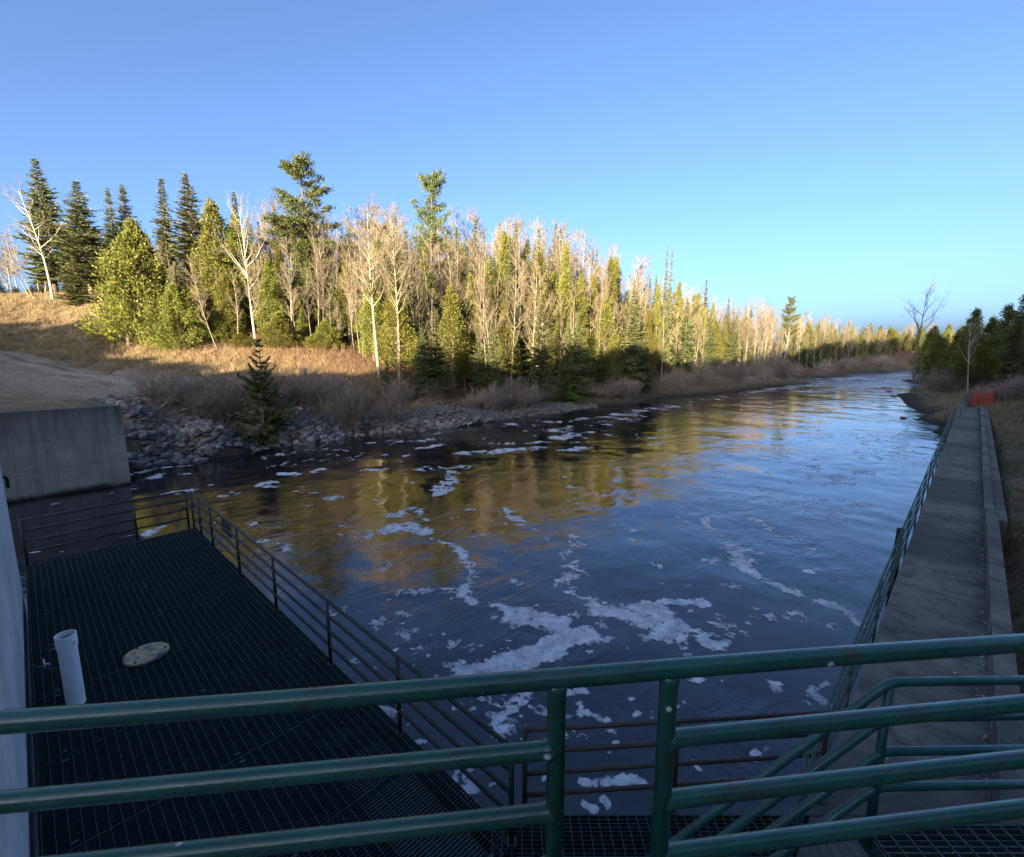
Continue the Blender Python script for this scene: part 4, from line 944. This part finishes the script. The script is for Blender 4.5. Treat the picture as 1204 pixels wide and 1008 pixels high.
forest('cedarbush', 9, -3, 1.5, (.1, .24), 225, 430, 'small bushy cedar at the foot of the forest on the slope', 'small cedars on the slope')
forest('fir', 26, 0, 12, (.3, .75), 720, 1060, 'shaded fir along the front of the forest toward the bend', 'front firs toward the river bend')
for k in range(40):
    px = rng.uniform(1010, 1135); kind = ('fir', 'cedar', 'tallfir', 'aspen', 'fir')[k % 5]
    tree(kind, px, rng.uniform(190, 250), rng.uniform(379, 393), None, 'distant %s standing past the tip of the right bank' % NAMES[kind][1], 'distant trees past the right bank', wmul=1.7)
# trees closing the view past the bend
for k in range(34):
    px = rng.uniform(960, 1140); Y = rng.uniform(205, 260); kind = ('fir', 'tallfir', 'cedar', 'aspen')[k % 4]
    tree(kind, px, Y, rng.uniform(386, 399), None, 'distant %s closing the view beyond the river bend' % NAMES[kind][1], 'distant trees beyond the bend', wmul=1.3)
# --- shrubs
def shrubs(n, pts, spread, hs, label, group, meshes, name='shrub'):
    pts = np.array([aty(*p)[:2] for p in pts]); L = np.concatenate([[0], np.cumsum(np.linalg.norm(np.diff(pts, axis=0), axis=1))])
    for k in range(n):
        t = rng.uniform(0, L[-1]); x = np.interp(t, L, pts[:, 0])+rng.normal(0, spread*.5); y = np.interp(t, L, pts[:, 1])+rng.normal(0, spread)
        z = Hs(x, y)
        if z < .45: continue
        o = link(name, meshes[k % len(meshes)], None, (x, y, z-.05)); s = rng.uniform(*hs); o.scale = (s*rng.uniform(.9, 1.3), s*rng.uniform(.9, 1.3), s); o.rotation_euler = (0, 0, rng.uniform(0, 6.28)); tag(o, label, 'shrub', group)
shrubs(34, [(215, 480, 33), (260, 478, 33.5), (300, 470, 36), (345, 468, 37)], 1.4, (.7, 1.25), 'bare purple grey shrub beside the lone young spruce', 'shrubs on the left shore', SHR)
shrubs(60, [(345, 468, 38), (420, 468, 40), (500, 468, 42), (600, 470, 48), (700, 466, 55), (790, 456, 70)], 1.3, (.6, 1.25), 'bare grey shrub in the thicket along the left shore', 'thicket along the left shore', SHR)
shrubs(56, [(800, 456, 74), (860, 450, 84), (900, 444, 96), (960, 440, 118), (1010, 434, 145), (1050, 430, 175)], 3.2, (1.1, 2.2), 'bare brown shrub on the left shore toward the bend', 'shrubs toward the river bend', SHR)
for px, Y, s in [(410, 35.5, 1.75), (404, 36, 1.4)]:
    x, y, _ = aty(px, 480, Y); o = link('shrub', SHR[0], None, (x, y, Hs(x, y)-.05)); o.scale = (s*.9, s*.9, s); tag(o, 'large dark bare bush standing out above the shore rocks' if s > 1.5 else 'smaller dark bush grown into the large dark bush', 'shrub')
shrubs(40, [(1072, 444, 92), (1090, 446, 78), (1110, 444, 66), (1135, 440, 60), (1150, 440, 60)], 3., (.9, 1.7), 'bare purple grey shrub on the right bank', 'shrubs on the right bank', SHR)
shrubs(22, [(1172, 465, 41), (1190, 458, 41), (1215, 458, 40)], 1.3, (.5, 1.0), 'dry brown brush on the slope beside the orange fence', 'dry brush by the orange fence', SHR)
for k, (a, b, s) in enumerate([(17.5, -2.0, .62), (18.4, -2.4, .7), (19.2, -1.9, .62), (19.9, -2.6, .75), (16.9, -2.7, .6), (18.9, -3.2, .8), (21, -2.3, .5), (15, -2.8, .5), (13.5, -2.5, .45)]):
    x, y, _ = W(a, b, 0); o = link('bramble', BRU[k % 2], None, (x, y, Hs(x, y)-.05)); o.scale = (s*1.2, s*1.2, s); o.rotation_euler = (0, 0, k); tag(o, 'dry brown bramble leaning over the walkway parapet', 'bramble', 'brambles by the walkway parapet')
# --- undergrowth and grass
def scatter(n, fn, x0, x1, y0, y1):
    X = rng.uniform(x0, x1, n); Y = rng.uniform(y0, y1, n); k = fn(X, Y); X = X[k]; Y = Y[k]; return X, Y, H(X, Y)
def eds(X): return np.interp(X, edge[:, 0], edge[:, 1])
X, Y, Z = scatter(60000, lambda X, Y: (Y > eds(X)-3.5+2*vnoise(X/3, Y/3, 71)) & (Y < eds(X)+9), -46, 60, 38, 105)
X, Y, Z = X[Z > .8], Y[Z > .8], Z[Z > .8]
P = np.stack([X, Y, Z-.03], 1); n_ = len(P); D = nrmz(np.stack([rng.normal(0, .55, n_), rng.normal(0, .55, n_), np.ones(n_)], 1)); Lh = rng.uniform(.3, 1.1, n_)[:, None]
v1 = twigs(P, P+D*Lh, .008, .003, 3); k = rng.integers(0, n_, n_*2); Pm = P[k]+D[k]*Lh[k]*rng.uniform(.3, .9, (n_*2, 1)); v2 = twigs(Pm, Pm+nrmz(D[k]+rng.normal(0, .6, (n_*2, 3)))*Lh[k]*.4, .005, .003, 3)
tag(link('undergrowth', mesh_np('undergrowth', *cat([v1, v2]), M['brush'])), 'reddish brown brambles and twigs along the foot of the forest', 'undergrowth', None, 'stuff')
def grass(name, X, Y, Z, h, w, mat, label):
    n = len(X); P = np.stack([X, Y, Z-.03], 1); D = nrmz(np.stack([rng.normal(0, .45, n), rng.normal(0, .45, n), np.ones(n)], 1)); hh = (h*rng.uniform(.5, 1.3, n))[:, None]
    t = rng.uniform(0, 6.283, n); S = np.stack([np.cos(t), np.sin(t), 0*t], 1)*w/2
    V = np.stack([P-S, P+S, P+D*hh+np.stack([rng.normal(0, .05, n), rng.normal(0, .05, n), 0*t], 1)], 1).reshape(-1, 3)
    tag(link(name, mesh_np(name, V, np.arange(3*n).reshape(-1, 3), mat)), label, 'grass', None, 'stuff')
def wdist(X, Y): return segdist(X, Y, wl[:, :2])
X, Y, Z = scatter(260000, lambda X, Y: (Y < eds(X)+2) & (vnoise(X/1.3, Y/1.3, 81) > .35), -24, 60, 26, 100)
k = (Z > .75) & (wdist(X, Y) > 1.2) & (dtrk(X, Y) > 2.5 if False else segdist(X, Y, track) > 3.0); grass('dead_grass', X[k], Y[k], Z[k], .38, .03, M['grass_dead'], 'pale dead grass along the left shore behind the rocks')
X, Y, Z = scatter(160000, lambda X, Y: (Y < eds(X)+4) & (vnoise(X/1.6, Y/1.6, 83)+.5*vnoise(X/.5, Y/.5, 84) > .68), -75, -18, 40, 72)
k = (segdist(X, Y, track) > 3.5); tx = rng.uniform(-75, -18, 2600); ty = rng.uniform(38, 72, 2600); q_ = (ty < eds(tx)+3) & (segdist(tx, ty, track) > 1.6); tx = np.repeat(tx[q_], 16)+rng.normal(0, .16, q_.sum()*16); ty = np.repeat(ty[q_], 16)+rng.normal(0, .16, q_.sum()*16)
X = np.concatenate([X[k], tx, tx]); Y = np.concatenate([Y[k], ty, ty]); Z = H(X, Y); k = Z > -9
grass('slope_grass', X[k], Y[k], Z[k], np.where(np.arange(len(X)) < len(X)-len(tx)*2, .28, .52), .035, M['grass_dead'], 'short tan grass on the sunlit slope at the left')
X, Y, Z = scatter(260000, lambda X, Y: ((-Y*UX+X*UY) > 1.15) & ((-Y*UX+X*UY) < 14) & ((X*UX+Y*UY) > 8) & ((X*UX+Y*UY) < 64) & (vnoise(X/1.2, Y/1.2, 85) > .3), 5, 62, 2, 52)
gcut = (vnoise(X/2.5, Y/2.5, 87) > .45) & ((X*UX+Y*UY) > 22)
grass('green_grass', X[gcut], Y[gcut], Z[gcut], .2, .02, M['grass_green'], 'green grass on the slope right of the walkway')
grass('tan_grass', X[~gcut], Y[~gcut], Z[~gcut], .24, .016, M['grass_dead'], 'dry tan grass on the slope right of the walkway')
X, Y, Z = scatter(120000, lambda X, Y: (vnoise(X/1.5, Y/1.5, 89) > .35), 34, 110, 36, 118)
A2, B2 = AB(X, Y); k = (Z > .3) & (B2 < 12) & (B2 > -8) & (A2 > 49); grass('bank_grass', X[k], Y[k], Z[k], .3, .035, M['grass_dead'], 'dry grass on the low right bank beyond the walkway')

# ------------------------------------------------------------------ light, sky, camera
w = bpy.data.worlds.new('World'); sc.world = w; w.use_nodes = True
bg = w.node_tree.nodes['Background']; sky = w.node_tree.nodes.new('ShaderNodeTexSky'); sky.sky_type = 'NISHITA'; sky.sun_disc = False
sky.sun_elevation = R(EL); sky.sun_rotation = R(180+PHI); sky.altitude = 200; sky.air_density = .5; sky.dust_density = 4.; sky.ozone_density = 2.6
w.node_tree.links.new(sky.outputs[0], bg.inputs['Color']); bg.inputs['Strength'].default_value = .0675
ld = bpy.data.lights.new('sun', 'SUN'); ld.energy = 4.0; ld.angle = R(.5); ld.color = (1, .8, .52)
lo = bpy.data.objects.new('sun', ld); col.objects.link(lo)
sd = Vector((-math.sin(R(PHI))*math.cos(R(EL)), -math.cos(R(PHI))*math.cos(R(EL)), math.sin(R(EL))))
lo.rotation_euler = (-sd).to_track_quat('-Z', 'Y').to_euler(); lo.location = (-40, -50, 70)
cd = bpy.data.cameras.new('camera'); cam = bpy.data.objects.new('camera', cd); col.objects.link(cam); sc.camera = cam
cd.sensor_fit = 'HORIZONTAL'; cd.sensor_width = 36; cd.lens = 36*F/1204; cd.clip_start = .05; cd.clip_end = 5000
cam.location = (0, 0, HC); cam.rotation_euler = (R(90)-TH, 0, 0)
sc.view_settings.view_transform = 'Standard'; sc.view_settings.look = 'None'; sc.view_settings.exposure = 2.9; sc.view_settings.gamma = 1
sc.cycles.max_bounces = 6; sc.cycles.diffuse_bounces = 2; sc.cycles.glossy_bounces = 3; sc.cycles.transmission_bounces = 3; sc.cycles.transparent_max_bounces = 4
